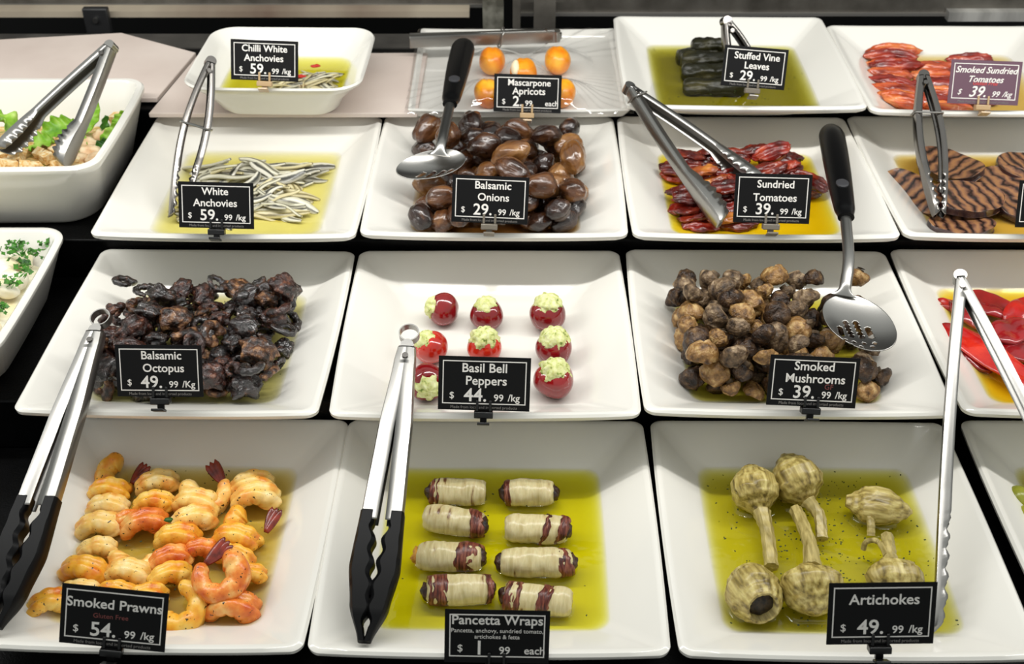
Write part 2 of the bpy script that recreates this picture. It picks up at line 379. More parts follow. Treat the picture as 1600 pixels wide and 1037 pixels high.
oil('onio', -.0255, (150, 96, 40), 'brown balsamic juice under the onions')
oil('sund', -.0255, (244, 200, 2), 'vivid yellow oil under the sundried tomatoes')
oil('eggp', -.0265, (222, 176, 70), 'golden brown oil under the eggplant slices')
oil('vine', -.0225, (134, 126, 0), 'olive green oil around the stuffed vine leaves', herbs=130)
oil('smok', -.0215, (224, 186, 92), 'amber oil around the red smoked tomatoes')
oil('chil', -.0290, (200, 190, 8), 'golden green oil in the chilli anchovies bowl')

# ------------------------------------------------------------------ price cards and their clips
def text_mesh(txt, size, bold=0., shear=0., align='CENTER'):
    c = bpy.data.curves.new('t', 'FONT'); c.body = txt; c.size = size; c.offset = bold; c.shear = shear; c.align_x = align; c.align_y = 'CENTER'; c.extrude = .00008; c.resolution_u = 3
    o = bpy.data.objects.new('t', c); COL.objects.link(o); bpy.context.view_layer.update()
    me = bpy.data.meshes.new_from_object(o.evaluated_get(bpy.context.evaluated_depsgraph_get()))
    bpy.data.objects.remove(o); bpy.data.curves.remove(c); me.materials.clear(); me.name = 'lettering'; return me
def card(title, corners, price, rim_key, lines, cat_label, clip_label, small='Made from local and imported products', cents='.99', unit='/kg', lean=24, extra=None, clip=CLIPB, ink=CARDW, face=CARDB, shear=0., off=.0055, drop=0.):
    """corners: pixel of the card's lower left, lower right and upper left; it stands on the front rim of its dish"""
    d = DISH[rim_key]; (lx, ly), (rx, ry), (ux, uy) = corners
    # the front rim line of the dish
    yf = (d['M'] @ Vector((0, -d['L']/2, 0))).y - off
    A = at_y(lx, ly, yf); B = at_y(rx, ry, yf); Wd = (B-A).length; ax = (B-A).normalized()
    # up direction: leans back by `lean`, kept square to the card's own lower edge
    up = Vector((0, math.sin(math.radians(lean)), math.cos(math.radians(lean)))); up = (up-ax*up.dot(ax)).normalized(); nn = ax.cross(up)
    # tilt of the card in its own plane seen from the left edge
    best = None
    for i in range(20, 90):
        h = i*.001; q = pix(A+up*h); e = abs(q[1]-uy)
        if best is None or e < best[0]: best = (e, h)
    H = best[1]
    M = Matrix(((ax.x, up.x, nn.x, 0), (ax.y, up.y, nn.y, 0), (ax.z, up.z, nn.z, 0), (0, 0, 0, 1))); M.translation = (A+B)/2
    root = empty('price_card', M.translation, cat_label, 'price card', None); root.matrix_world = M
    b = MB(); b.box(-Wd/2, Wd/2, 0, H, -.0008, 0); obj('panel', b, face, root)
    # printed frame
    fr = MB(); e = .0036*Wd/.08; t = .0009*Wd/.08; y0 = H*.115; y1 = H-e
    for a in ((-Wd/2+e, Wd/2-e, y0, y0+t), (-Wd/2+e, Wd/2-e, y1-t, y1), (-Wd/2+e, -Wd/2+e+t, y0+t, y1-t), (Wd/2-e-t, Wd/2-e, y0+t, y1-t)): fr.box(a[0], a[1], a[2], a[3], .00005, .0002)
    obj('border', fr, ink, root)
    s = Wd/.08
    def put(txt, x, y, size, bold=.0, m=ink, al='CENTER', fit=None):
        y -= .035 if y > .5 else 0
        me = text_mesh(txt, size*s, bold*s, shear, al)
        o = obj('lettering', me, m, root, loc=(x*Wd, y*H, .00018))
        if fit:
            xs = [v.co.x for v in me.vertices]; wd = max(xs)-min(xs)
            if wd > fit*Wd: o.scale = (fit*Wd/wd, 1, 1)
    for txt, x, y, size in lines: put(txt, x, y, size, .00016, fit=.9)
    for ex in (extra or []): put(*ex[:4], .0, ex[4])
    if price:
        put('$', -.38, .27, .0085, 0, al='LEFT'); put(price+('.' if cents[0] == '.' else ''), -.22, .275, .0165, .00022, al='LEFT')
        put(cents.lstrip('.'), (.105 if len(price) > 1 else -.035) if cents[0] == '.' else .02, .235, .0088, .0001, al='LEFT'); put(unit, .26, .24, .0088, .0001, al='LEFT')
        if small: put(small, 0, .055, .0036, 0, CARDG, fit=.88)
    # the clip that grips the rim and holds the card
    cr = empty('card_clip', M.translation, clip_label, 'clip'); cr.matrix_world = M
    g = .0009
    b = MB(); b.box(-.0085, .0085, -.0065, -.0006, -.0045, .0045); bev(obj('base', b, clip, cr), .0008)
    for sx in (-1, 1):
        b = MB(); b.box(sx*.0058-.0012, sx*.0058+.0012, -.0005, .0095, g-.0002, g+.0014); bev(obj('prong', b, clip, cr), .0005)
    b = MB(); b.box(-.0085, .0085, -.0005, .006, -.0036, -.0011); bev(obj('back_plate', b, clip, cr), .0005)
    b = MB(); b.box(-.0055, .0055, -.0135, -.0112, -.002, .0095, Matrix.Rotation(math.radians(-20), 4, 'X')); bev(obj('jaw', b, clip, cr), .0006)
    b = MB(); b.box(-.003, .003, -.0122, -.006, -.0015, .0015); obj('spring', b, clip, cr)
    return root
cl = 'clip holding the price card reading '
card('x', ((92, 1003), (257, 1019), (84, 911)), '54', 'prawn', [('Smoked Prawns', 0, .75, .0112)], 'black price card reading Smoked Prawns, $54.99 per kg', 'black '+cl+'Smoked Prawns', extra=[('Gluten Free', -.03, .55, .0055, CARDR)], lean=22)
card('x', ((694, 1034), (857, 1037), (701, 951)), '1', 'panc', [('Pancetta Wraps', 0, .84, .0108)], 'black price card reading Pancetta Wraps, $1.99 each', 'black '+cl+'Pancetta Wraps', small=None, cents='99', unit='each', extra=[('Pancetta, anchovy, sundried tomato,', 0, .645, .0048, CARDW), ('artichokes & fetta', 0, .53, .0048, CARDW)], lean=22)
card('x', ((1291, 1007), (1458, 1005), (1294, 911)), '49', 'arti', [('Artichokes', .02, .76, .0118)], 'black price card reading Artichokes, $49.99 per kg', 'black '+cl+'Artichokes', lean=22)
card('x', ((184, 619), (318, 620), (175, 539)), '49', 'octo', [('Balsamic', .03, .83, .011), ('Octopus', .05, .585, .011)], 'black price card reading Balsamic Octopus, $49.99 per kg', 'black '+cl+'Balsamic Octopus', unit='/Kg')
card('x', ((684, 639), (827, 643), (687, 555)), '44', 'pepp', [('Basil Bell', 0, .82, .0112), ('Peppers', .02, .585, .0112)], 'black price card reading Basil Bell Peppers, $44.99 per kg', 'black '+cl+'Basil Bell Peppers')
card('x', ((1197, 632), (1336, 638), (1207, 554)), '39', 'mush', [('Smoked', 0, .83, .0112), ('Mushrooms', .02, .585, .0112)], 'black price card reading Smoked Mushrooms, $39.99 per kg', 'black '+cl+'Smoked Mushrooms', extra=[('GF', .18, .40, .0068, CARDR)])
card('x', ((280, 355), (397, 358), (278, 283)), '59', 'anch', [('White', -.01, .83, .011), ('Anchovies', -.01, .58, .0112)], 'black price card reading White Anchovies on the silver fish dish', 'black '+cl+'White Anchovies, lower one')
card('x', ((705, 346), (824, 351), (708, 273)), '29', 'onio', [('Balsamic', .03, .83, .0112), ('Onions', .04, .58, .0112)], 'black price card reading Balsamic Onions, $29.99 per kg', 'smoky clear '+cl+'Balsamic Onions', clip=CLIPT)
card('x', ((1145, 347), (1264, 350), (1149, 270)), '39', 'sund', [('Sundried', .03, .82, .011), ('Tomatoes', .03, .55, .0112)], 'black price card reading Sundried Tomatoes, $39.99 per kg', 'smoky clear '+cl+'Sundried Tomatoes', clip=CLIPT)
card('x', ((1586, 355), (1702, 357), (1591, 282)), '', 'eggp', [], 'black white-bordered price card cut by the right edge, by the eggplant', 'smoky clear clip holding the card by the eggplant slices', clip=CLIPT)
card('x', ((361, 124), (466, 128), (357, 61)), '59', 'chil', [('Chilli White', 0, .82, .011), ('Anchovies', -.01, .585, .0112)], 'black price card reading Chilli White Anchovies, $59.99 per kg', 'tan clear '+cl+'Chilli White Anchovies', clip=CLIPM)
card('x', ((771, 174), (876, 177), (772, 115)), '2', 'apri', [('Mascarpone', .02, .81, .0105), ('Apricots', .02, .585, .0112)], 'black price card reading Mascarpone Apricots, $2.99 each', 'tan clear '+cl+'Mascarpone Apricots', unit='each', clip=CLIPM, off=.014)
card('x', ((1126, 133), (1225, 141), (1135, 69)), '29', 'vine', [('Stuffed Vine', .02, .80, .0118), ('Leaves', .03, .57, .0118)], 'black price card reading Stuffed Vine Leaves, $29.99 per kg', 'smoky clear '+cl+'Stuffed Vine Leaves', clip=CLIPT)
card('x', ((1480, 161), (1590, 165), (1493, 92)), '39', 'smok', [('Smoked Sundried', .0, .81, .0098), ('Tomatoes', .0, .60, .0098)], 'purple price card with white script reading Smoked Sundried Tomatoes', 'tan clear '+cl+'Smoked Sundried Tomatoes', clip=CLIPM, face=CARDP, shear=.35, extra=[('Gluten Free', .0, .475, .0058, CARDRED)])

# ------------------------------------------------------------------ tongs
def frame3(e1, e2, n, p):
    M = Matrix(((e1.x, e2.x, n.x, p.x), (e1.y, e2.y, n.y, p.y), (e1.z, e2.z, n.z, p.z), (0, 0, 0, 1))); return M
def arm_mesh(path, outd, nrm, d, wd, n=110, thick=.0009, dw=1., scallop=0., t0=.64, wide=1., tend=1., ns=7):
    """U-channel arm swept along path(t); outd(t) points away from the other arm"""
    rings = []
    for i in range(n+1):
        t = i/n*tend; p = path(t); o = outd(t)
        dd, w = d, wd
        if t > t0 and wide != 1.:
            k = (t-t0)/(1-t0); f = math.sin(min(1, k*1.6)*PI/2) if k < .7 else math.sqrt(max(0., 1-((k-.7)/.31)**2))
            w = wd*(1+(wide-1)*f) if k < .7 else wd*(.35+(wide-.35)*f); dd = d*(1+(dw-1)*min(1, k*2.2))*(1 if k < .82 else math.sqrt(max(.03, 1-((k-.82)/.185)**2)))
        sc = 1.
        if scallop and t > t0+.06: sc = 1-scallop*(.5+.5*math.cos((t-t0)/(1-t0)*2*PI*ns))
        if t < .06: sc *= .75
        h = w/2
        ring = [p-o*dd*sc+nrm*h*1.02, p-o*dd*.35+nrm*h*1.03, p-o*dd*.08+nrm*h*.92, p+nrm*h*.55, p+nrm*0, p-nrm*h*.55, p-o*dd*.08-nrm*h*.92, p-o*dd*.35-nrm*h*1.03, p-o*dd*sc-nrm*h*1.02]
        rings.append(ring)
    b = MB(); b.loft(rings, closed=False, cap0=False, cap1=False); return b
def tongs(label, P, TL, TR, dw=1., d=.009, wd=.013, w0=.006, bow=.012, m=STEEL, nrm=None, nylon=False, scallop=.0, wide=1., ring=None, wire=None, collar=False, head=True, tn=.60, ns=7):
    e1 = ((TL+TR)/2-P).normalized(); Ln = ((TL+TR)/2-P).length
    e2 = (TR-TL); e2 = (e2-e1*e2.dot(e1)); e2 = e2.normalized() if e2.length > 1e-5 else Vector((1, 0, 0))
    if nrm is not None: e2 = (e2-nrm*e2.dot(nrm)).normalized()
    n = e1.cross(e2)
    root = empty('serving_tongs', P, label, 'tongs'); root.matrix_world = frame3(e1, e2, n, P); I = root.matrix_world.inverted()
    def mk(name, b, mm, sol=0.):
        b.v = [tuple(I @ Vector(v)) for v in b.v]; o = obj(name, b, mm, root)
        if sol: solid(o, sol)
        return o
    for s, T in ((-1, TL), (1, TR)):
        OFF = ((0, .0080), (.05, .0095), (.33, .0148), (.6, .0172), (.78, .0194), (.9, .0142), (1., .0040))
        def path(t, s=s, T=T):
            if nylon:
                for (a, u), (c, v) in zip(OFF, OFF[1:]):
                    if a <= t <= c: f = (t-a)/(c-a); f = f*f*(3-2*f)*.5+f*.5; break
                else: u = v = OFF[-1][1]; f = 0
                return P.lerp((TL+TR)/2, t)+e2*s*(u+(v-u)*f)
            return P.lerp(T, t)+e2*s*(w0*(1-t)**1.0+bow*math.sin(PI*min(1, t*1.02))*(1 if t < 1 else 0)*(1-t*.25))
        def outd(t, s=s): return e2*s
        if nylon:
            mk('arm', arm_mesh(path, outd, n, d, wd, tend=tn+.03), m, .0009)
            b = MB(); rings = []
            for i in range(41):
                k = i/40; t = tn+(1-tn)*k; p = path(t); inner = d*(.84+.40*math.sin(PI*min(1, max(0, k-.1)*1.2))**1.)*(1-.78*max(0, k-.75)/.25)
                inner += d*.13*math.sin(k*2*PI*5.5)*(1 if .12 < k < .92 else 0); inner = max(inner, d*.35)
                h = wd/2*(1.16+.25*math.sin(PI*k))*(1-.55*max(0, k-.8)/.2); ou = .0012
                a = p+e2*s*ou; c = p-e2*s*inner
                rings.append([a+n*h*.6, a+n*h*.2, a-n*h*.2, a-n*h*.6, a.lerp(c, .15)-n*h, a.lerp(c, .8)-n*h, c-n*h*.6, c-n*h*.2, c+n*h*.2, c+n*h*.6, a.lerp(c, .8)+n*h, a.lerp(c, .15)+n*h])
            b.loft(rings); tp = mk('tip', b, NYLON); tp['label'] = 'black nylon gripping tip'
        else:
            mk('arm', arm_mesh(path, outd, n, d, wd, scallop=scallop, wide=wide, ns=ns, dw=dw), m, .0009)
    if head:   # rivet through the joint
        c = P+e1*.011
        b = MB(); b.tube([c-n*(wd*.52+.0016), c+n*(wd*.52+.0016)], .0028, 14); mk('rivet', b, DARKST)
        b = MB(); b.tube([P-e1*.002-n*wd*.45, P-e1*.002+n*wd*.45], .0062, 16); mk('joint', b, m)
    if ring:
        r, dist = ring; c = P-e1*(r+dist); b = MB(); rings = []
        for i in range(33):
            a = 2*PI*i/32; o = e1*math.cos(a)+e2*math.sin(a); wv = .0038
            rings.append([c+o*r-n*wv, c+o*(r+.0011)-n*wv, c+o*(r+.0011)+n*wv, c+o*r+n*wv])
        b.loft(rings, cap0=False, cap1=False); mk('hanging_ring', b, STEEL)
        b = MB(); b.box(-(dist+.001), .004, -.0017, .0017, -.0035, .0035, root.matrix_world.copy()); mk('ring_neck', b, STEEL)
    if wire:
        t, hw = wire; c = P+e1*Ln*t; o2 = hw; b = MB(); pts = []
        for i in range(29):
            a = 2*PI*i/28; pts.append(c+e2*math.copysign(abs(math.cos(a))**.5, math.cos(a))*o2+n*math.copysign(abs(math.sin(a))**.5, math.sin(a))*(wd*.72)+e1*.004*math.sin(a))
        b.tube(pts, .0011, 8, up=e1); mk('locking_ring', b, STEEL)
    return root
UP = Vector((0, 0, 1))
# long tongs over the pancetta dish
A = at(572, 1000, .7575); B = at(629, 648, .822)
P = line_at(A, B, 636, 546)
tongs('steel tongs with black tips and a top ring, leaning over the pancetta dish', P, at(562, 1003, .7570), at(576, 1003, .7570), ring=(.0085, .009), nylon=True, d=.0140, wd=.012)
A = at(20, 975, .7585); B = at(150, 640, .824)
P = line_at(A, B, 150, 522)
tongs('steel tongs with black tips leaning from the octopus dish to the prawns, left edge', P, at(-22, 978, .758), at(8, 985, .758), ring=(.0085, .009), nylon=True, d=.0140, wd=.013)
# opened tongs at the right
A = at(1462, 985, .735); B = at(1481, 645, .823); P = line_at(A, B, 1500, 437)
tongs('opened steel tongs straddling the mushroom and artichoke dishes at right', P, at(1458, 985, .737), at(1690, 800, .80), bow=.003, w0=.004, d=.010, wd=.014, m=STEEL, scallop=.35, wide=1.15)
# tongs in the sundried tomatoes
tongs('steel scalloped tongs lying open in the sundried tomatoes', at(984, 140, .922), at(1122, 352, .846), at(1196, 284, .853), bow=.004, w0=.004, d=.010, wd=.013, scallop=.2, wide=1.5, dw=2.1, wire=(.07, .0105))
# tongs beside the chilli anchovies bowl
tongs('dark steel tongs leaning from the chilli anchovies bowl to the white anchovies', line_at(at(270, 338, .838), at(318, 138, .9335), 328, 100), at(263, 338, .838), at(288, 330, .838), bow=.011, w0=.005, d=.007, wd=.012, m=DARKST, scallop=.4, wide=1.25, wire=(.42, .0175))
# tongs on the eggplant
tongs('dark steel tongs leaning from the smoked tomatoes dish to the eggplant', line_at(at(1465, 338, .845), at(1448, 180, .911), 1442, 122), at(1459, 338, .845), at(1476, 338, .845), bow=.012, w0=.006, d=.007, wd=.013, m=DARKST, scallop=.4, wide=1.25, wire=(.27, .0165))
# short tongs behind the vine leaf card
tongs('dark steel tongs standing in the stuffed vine leaves behind their card', at(1135, 36, .949), at(1150, 128, .887), at(1190, 122, .887), bow=.006, w0=.0055, d=.007, wd=.012, m=DARKST, scallop=.4, wide=1.2)
# salad tongs
tongs('bright steel tongs opened wide in the green salad bowl', at(172, 76, .972), at(-6, 232, .886), at(104, 262, .880), bow=.002, w0=.006, d=.010, wd=.014, scallop=.22, wide=1.5, dw=2.0)
# tongs lying along the back of the apricots tray
tongs('steel tongs lying along the back edge of the apricots tray', at(866, 56, .900), at(640, 67, .900), at(640, 60, .900), bow=.0, w0=.004, d=.009, wd=.016, wire=(.37, .011), nrm=UP, ring=(.0035, .002))

# ------------------------------------------------------------------ slotted spoons
def spoon(label, bowl_c, bowl_ax, bowl_n, ra, rb, neck, grip0, grip1, grip_r, slots, holes, dep=.007, grip_w=1.):
    """bowl_c centre of the spoon bowl, bowl_ax its long axis, bowl_n upward; neck .. grip0 steel shank, grip0 .. grip1 handle"""
    e1 = bowl_ax.normalized(); n = (bowl_n-e1*bowl_n.dot(e1)).normalized(); e2 = n.cross(e1)
    root = empty('slotted_spoon', bowl_c, label, 'spoon'); M = frame3(e1, e2, n, bowl_c); root.matrix_world = M; I = M.inverted()
    N = 84; idx = {}; b = MB()
    for i in range(N+1):
        for j in range(N+1):
            u, v = -1+2*i/N, -1+2*j/N
            x = u*math.sqrt(max(0, 1-v*v/2)); y = v*math.sqrt(max(0, 1-u*u/2)); r = math.hypot(x, y)
            z = -dep*(1-r**2.4)
            idx[i, j] = len(b.v); b.v.append((x*ra*(1+.06*max(0, -x)), y*rb, z))
    def cut(x, y):
        for (cx, cy, lx, ly) in slots:
            dx = max(0, abs(x-cx)-lx); dy = abs(y-cy)
            if math.hypot(dx, dy) < ly: return True
        for (cx, cy, rr) in holes:
            if math.hypot(x-cx, y-cy) < rr: return True
        return False
    for i in range(N):
        for j in range(N):
            q = [idx[i, j], idx[i+1, j], idx[i+1, j+1], idx[i, j+1]]
            cx = sum(b.v[k][0] for k in q)/4; cy = sum(b.v[k][1] for k in q)/4
            if not cut(cx, cy): b.f.append(tuple(q)); b.m.append(0)
    o = obj('bowl', b, STEEL, root); solid(o, .0009)
    # shank
    pts = [I @ Vector(p) for p in neck]; g0 = I @ grip0; g1 = I @ grip1
    rr = [.0105, .0085, .0062, .0056, .0056, .0056, .0056]
    path = []
    ctrl = pts+[g0.lerp(g1, .06)]
    for k in range(25):
        t = k/24*(len(ctrl)-1); i = min(int(t), len(ctrl)-2); f = t-i
        p0, p1, p2, p3 = ctrl[max(i-1, 0)], ctrl[i], ctrl[i+1], ctrl[min(i+2, len(ctrl)-1)]
        path.append(.5*((2*p1)+(-p0+p2)*f+(2*p0-5*p1+4*p2-p3)*f*f+(-p0+3*p1-3*p2+p3)*f**3))
    def rad(k): t = k/24; return .0058+.0075*max(0, 1-t*5)**1.3
    b = MB(); rings = []
    for k, p in enumerate(path):
        t = (path[min(k+1, 24)]-path[max(k-1, 0)]).normalized(); a = t.cross(Vector((0, 0, 1))).normalized(); c = a.cross(t)
        r = rad(k); hgt = .0012+.0032*min(1, k/6)
        rings.append([p+a*math.cos(q*PI/8)*r+c*math.sin(q*PI/8)*hgt for q in range(16)])
    b.loft(rings); obj('shank', b, STEEL, root)
    # grip
    b = MB(); rings = []; ax = (g1-g0).normalized(); a = ax.cross(Vector((0, 0, 1))).normalized(); c = a.cross(ax); Ln = (g1-g0).length
    for k in range(37):
        t = k/36; p = g0+ax*Ln*t
        f = .72+.38*math.sin(PI*min(1, t*.62+.02)); f *= math.sqrt(max(0.02, 1-max(0, (t-.86)/.14)**2)); f *= 1 if t > .03 else .85
        f *= (1-.07*math.exp(-((t-.05)/.02)**2))
        rings.append([p+a*math.cos(q*PI/10)*grip_r*f*grip_w+c*math.sin(q*PI/10)*grip_r*f*.72 for q in range(20)])
    b.loft(rings); obj('grip', b, HANDLE, root)['label'] = 'black plastic grip'
    p = g0+ax*Ln*.27+c*grip_r*.70
    b = MB(); rings = [[p+ax*math.cos(q*PI/10)*grip_r*.62*s+a*math.sin(q*PI/10)*grip_r*.5*s+c*zz*.001 for q in range(20)] for s, zz in ((1, -1.2), (1, .2), (.9, .7), (.5, .9))]
    b.loft(rings); obj('thumb_pad', b, mat('thumb_pad', (52, 52, 55), rough=.45), root)
    p = g0+ax*Ln*.93+c*grip_r*.42
    b = MB(); rings = [[p+ax*math.cos(q*PI/10)*grip_r*.42*s+a*math.sin(q*PI/10)*grip_r*.42*s+c*zz*.001 for q in range(20)] for s, zz in ((1, -2), (1, .3), (.8, .4), (.7, -1))]
    b.loft(rings); obj('hang_hole_rim', b, HANDLE, root)
    return root
# mushrooms spoon: bowl hangs over the mushrooms, shank over the step, grip on the tomato dish
c0 = at(1342, 502, .842); ax = (at(1302, 462, .846)-at(1384, 540, .838))
g0 = at(1322, 340, .880); g1 = at(1297, 197, .884)
side = ax.normalized()
nn = Vector((.08, -.45, 1)).normalized()
sl = [(-.006+.0015, -.0125+.0085*k, .0075, .0018) for k in range(4)]
e1 = ax.normalized(); n_ = (nn-e1*nn.dot(e1)).normalized(); e2 = n_.cross(e1)
def loc2(px, py, z):
    d = at(px, py, z)-c0; return d.dot(e1), d.dot(e2)
# slots run across the bowl, drawn from the photo's own slot places on the bowl plane
def plane_pt(px, py):
    q = at(px, py, c0.z); o = Vector((0, 0, CAMZ)); d = (q-o).normalized(); t = (c0-o).dot(n_)/d.dot(n_); h = o+d*t-c0
    return h.dot(e1), h.dot(e2)
SL = []
class _S: pass
def slot_between(p, q, r, k=5):
    a = plane_pt(*p); b_ = plane_pt(*q)
    return [(a[0]+(b_[0]-a[0])*i/(k-1), a[1]+(b_[1]-a[1])*i/(k-1), r) for i in range(k)]
holes = []
for p, q in (((1313, 508), (1316, 520)), ((1322, 498), (1332, 520)), ((1338, 498), (1348, 521)), ((1357, 508), (1363, 521))): holes += slot_between(p, q, .0029)
for p in ((1321, 530), (1335, 532), (1351, 533), (1368, 533), (1330, 539), (1346, 541), (1364, 540)): holes.append((*plane_pt(*p), .0021))
spoon('slotted spoon with black grip resting from the tomatoes onto the mushrooms', c0, ax, nn, .0405, .0295, [at(1318, 462, .848), at(1322, 440, .856), at(1326, 400, .868)], g0, g1, .0135, [], holes, dep=.006)
c0 = at(675, 256, .884); ax = at(718, 245, .886)-at(630, 266, .882); nn = Vector((-.05, -.30, 1)).normalized(); e1 = ax.normalized(); n_ = (nn-e1*nn.dot(e1)).normalized(); e2 = n_.cross(e1)
holes = []
for p, q in (((652, 271), (662, 264)), ((667, 272), (678, 262)), ((682, 272), (693, 262)), ((697, 268), (706, 262))): holes += slot_between(p, q, .0027)
spoon('slotted spoon with black grip resting from the apricots tray onto the onions', c0, ax, nn, .0385, .0215, [at(686, 243, .893), at(690, 222, .902), at(697, 190, .908)], at(703, 163, .914), at(726, 64, .918), .0135, [], holes, dep=.008)

# ------------------------------------------------------------------ food helpers
def wall_z(key, lx, ly, m=0.):
    d = DISH[key]; ins = min(d['W']/2-abs(lx), d['L']/2-abs(ly))-m; prof = d['prof']
    k = max(range(len(prof)), key=lambda i: prof[i][1])
    if ins <= prof[k][0]: return prof[k][1]
    for i in range(k, len(prof)-1):
        if prof[i][0] <= ins <= prof[i+1][0]: return prof[i][1]+(prof[i+1][1]-prof[i][1])*(ins-prof[i][0])/(prof[i+1][0]-prof[i][0])
    return prof[-1][1]
def drop_heap(key, x0, x1, y0, y1, radii, rnd, tries=14, flat=.9, first=()):
    """lets round things settle on the dish and on each other; returns dish-local centres"""
    P = list(first); out = []
    for r in radii:
        best = None
        for _ in range(tries):
            x, y = rnd.uniform(x0+r*.5, x1-r*.5), rnd.uniform(y0+r*.5, y1-r*.5); z = wall_z(key, x, y, r*.45)+r*flat
            for (a, b, c, q) in P:
                dd = (x-a)**2+(y-b)**2; R = (r+q)*.94
                if dd < R*R: z = max(z, c+math.sqrt(R*R-dd)*.86)
            if best is None or z < best[2]: best = (x, y, z)
        P.append((*best, r)); out.append(best)
    return out
class Grid:
    """height map of a dish that flat pieces are laid on one after another"""
    def __init__(s, key, res=.0025):
        s.d = DISH[key]; s.res = res; s.nx = int(s.d['W']/res); s.ny = int(s.d['L']/res); s.key = key
        s.h = [[wall_z(key, -s.d['W']/2+i*res, -s.d['L']/2+j*res) for j in range(s.ny+1)] for i in range(s.nx+1)]
    def lay(s, x, y, a, hl, hw, th):
        ca, sa = math.cos(a), math.sin(a); cells = []
        n = int(hl*1.1/s.res)+1
        for i in range(-n, n+1):
            for j in range(-n, n+1):
                gx = x+i*s.res; gy = y+j*s.res; u = (i*s.res*ca+j*s.res*sa)/hl; v = (-i*s.res*sa+j*s.res*ca)/hw
                if u*u+v*v < 1:
                    I = round((gx+s.d['W']/2)/s.res); J = round((gy+s.d['L']/2)/s.res)
                    if 0 <= I <= s.nx and 0 <= J <= s.ny: cells.append((I, J, gx-x, gy-y))
        hs = sorted(s.h[I][J] for I, J, _, _ in cells); z = hs[int(len(hs)*.8)]
        mx = sum(q[2]*(s.h[q[0]][q[1]]) for q in cells); my = sum(q[3]*(s.h[q[0]][q[1]]) for q in cells)
        sx = sum(q[2]**2 for q in cells)+1e-9; sy = sum(q[3]**2 for q in cells)+1e-9
        gx, gy = max(-.3, min(.3, mx/sx)), max(-.3, min(.3, my/sy))
        mean = sum(hs)/len(hs); z = mean*.4+z*.6
        for I, J, dx, dy in cells: s.h[I][J] = max(s.h[I][J], z+gx*dx+gy*dy+th)
        return z+th/2, gx, gy
def loc_of(key, px, py, z):
    return DISH[key]['M'].inverted() @ at(px, py, z)
def place(o, key, lx, ly, lz, rot):
    o.matrix_world = DISH[key]['M'] @ Matrix.Translation((lx, ly, lz)) @ rot.to_matrix().to_4x4()
def rotE(x, y, z): return Euler((x, y, z), 'XYZ')

# ------------------------------------------------------------------ smoked prawns
PR = {'pale': mat('prawn_pale', (240, 206, 150), rough=.3, spec=.5, sss=.12, ramp=[(.3, (246, 222, 160)), (.52, (242, 198, 104)), (.72, (226, 138, 46))], nscale=70, bump=.25, bscale=300, speck=(420, .70, (52, 40, 14))),
      'golden': mat('prawn_golden', (236, 170, 70), rough=.3, spec=.5, sss=.12, ramp=[(.3, (246, 206, 104)), (.5, (238, 174, 52)), (.72, (216, 108, 24))], nscale=70, bump=.25, bscale=300, speck=(420, .70, (52, 40, 14))),
      'orange': mat('prawn_orange', (218, 104, 34), rough=.25, spec=.5, sss=.1, ramp=[(.3, (244, 194, 112)), (.48, (230, 132, 50)), (.7, (192, 72, 22))], nscale=70, bump=.25, bscale=300, speck=(420, .70, (52, 40, 14)))}
TAILM = mat('prawn_tail_shell', (112, 34, 22), rough=.25, spec=.6, ramp=[(.3, (76, 24, 18)), (.7, (150, 50, 30))], nscale=120)
def prawn_mesh(R, r, arc, groove, seed, zs=1.):
    n = 46; rings = []; b = MB()
    for i in range(n+1):
        s = i/n; a = PI/2+arc*(s-.5); q = R*(1+.12*s); c = Vector((math.cos(a)*q, 0, math.sin(a)*q)); o = Vector((math.cos(a), 0, math.sin(a))); t = Vector((0, 1, 0))
        rr = r*(1.0-.42*s**1.8)*(math.sqrt(max(.02, 1-(1-min(1, s*7))**2)))*(math.sqrt(max(.05, 1-max(0, (s-.93)/.07)**2)))
        rr *= 1+.13*abs(math.sin(s*PI*5.5))**.7
        ring = []
        for k in range(24):
            th = 2*PI*k/24; f = 1-groove*math.exp(-(math.atan2(math.sin(th), math.cos(th))/.30)**2)
            f *= 1+.07*nz((s*6, math.cos(th)*1.5, math.sin(th)*1.5), 1.3, seed)
            p = c+(o*math.cos(th)+t*math.sin(th)*1.05)*rr*f
            ring.append(Vector((p.x, p.y, p.z*zs)))
        rings.append(ring)
    b.loft(rings); return b.mesh('smoked_prawn')
def tail_mesh(R, r, arc, zs=1.):
    b = MB(); a = PI/2+arc*.5; q = R*1.12; c = Vector((math.cos(a)*q, 0, math.sin(a)*q)); d = Vector((-math.sin(a), 0, math.cos(a))); o = Vector((math.cos(a), 0, math.sin(a)))
    for k in (-1, 0, 1):
        dd = (d+o*(k*.20-.1)).normalized(); w = dd.cross(Vector((0, 1, 0))).normalized(); rings = []
        for i in range(9):
            s = i/8; ww = r*(.20+.24*math.sin(PI*min(1, s*.85+.1)))*(1 if s < 1 else .3); p = c+dd*r*2.9*s
            rings.append([p+w*ww*math.cos(j*PI/4)+Vector((0, 1, 0))*r*(.16+.05*k)*math.sin(j*PI/4) for j in range(8)])
        b.loft(rings)
    return b.mesh('tail')
PM = {'v': [prawn_mesh(.0112, .0088, 3.5, .42, i, .88) for i in range(4)], 'f': [prawn_mesh(.0125, .0082, a, .16, 9+i) for i, a in enumerate((4.2, 3.6, 4.6))], 'b': [prawn_mesh(.0150, .0102, 5.35, .12, 31)]}
TM = {'f': tail_mesh(.0125, .0072, 4.2), 'b': tail_mesh(.0150, .0092, 5.35), 'v': tail_mesh(.0112, .008, 3.5, .88)}
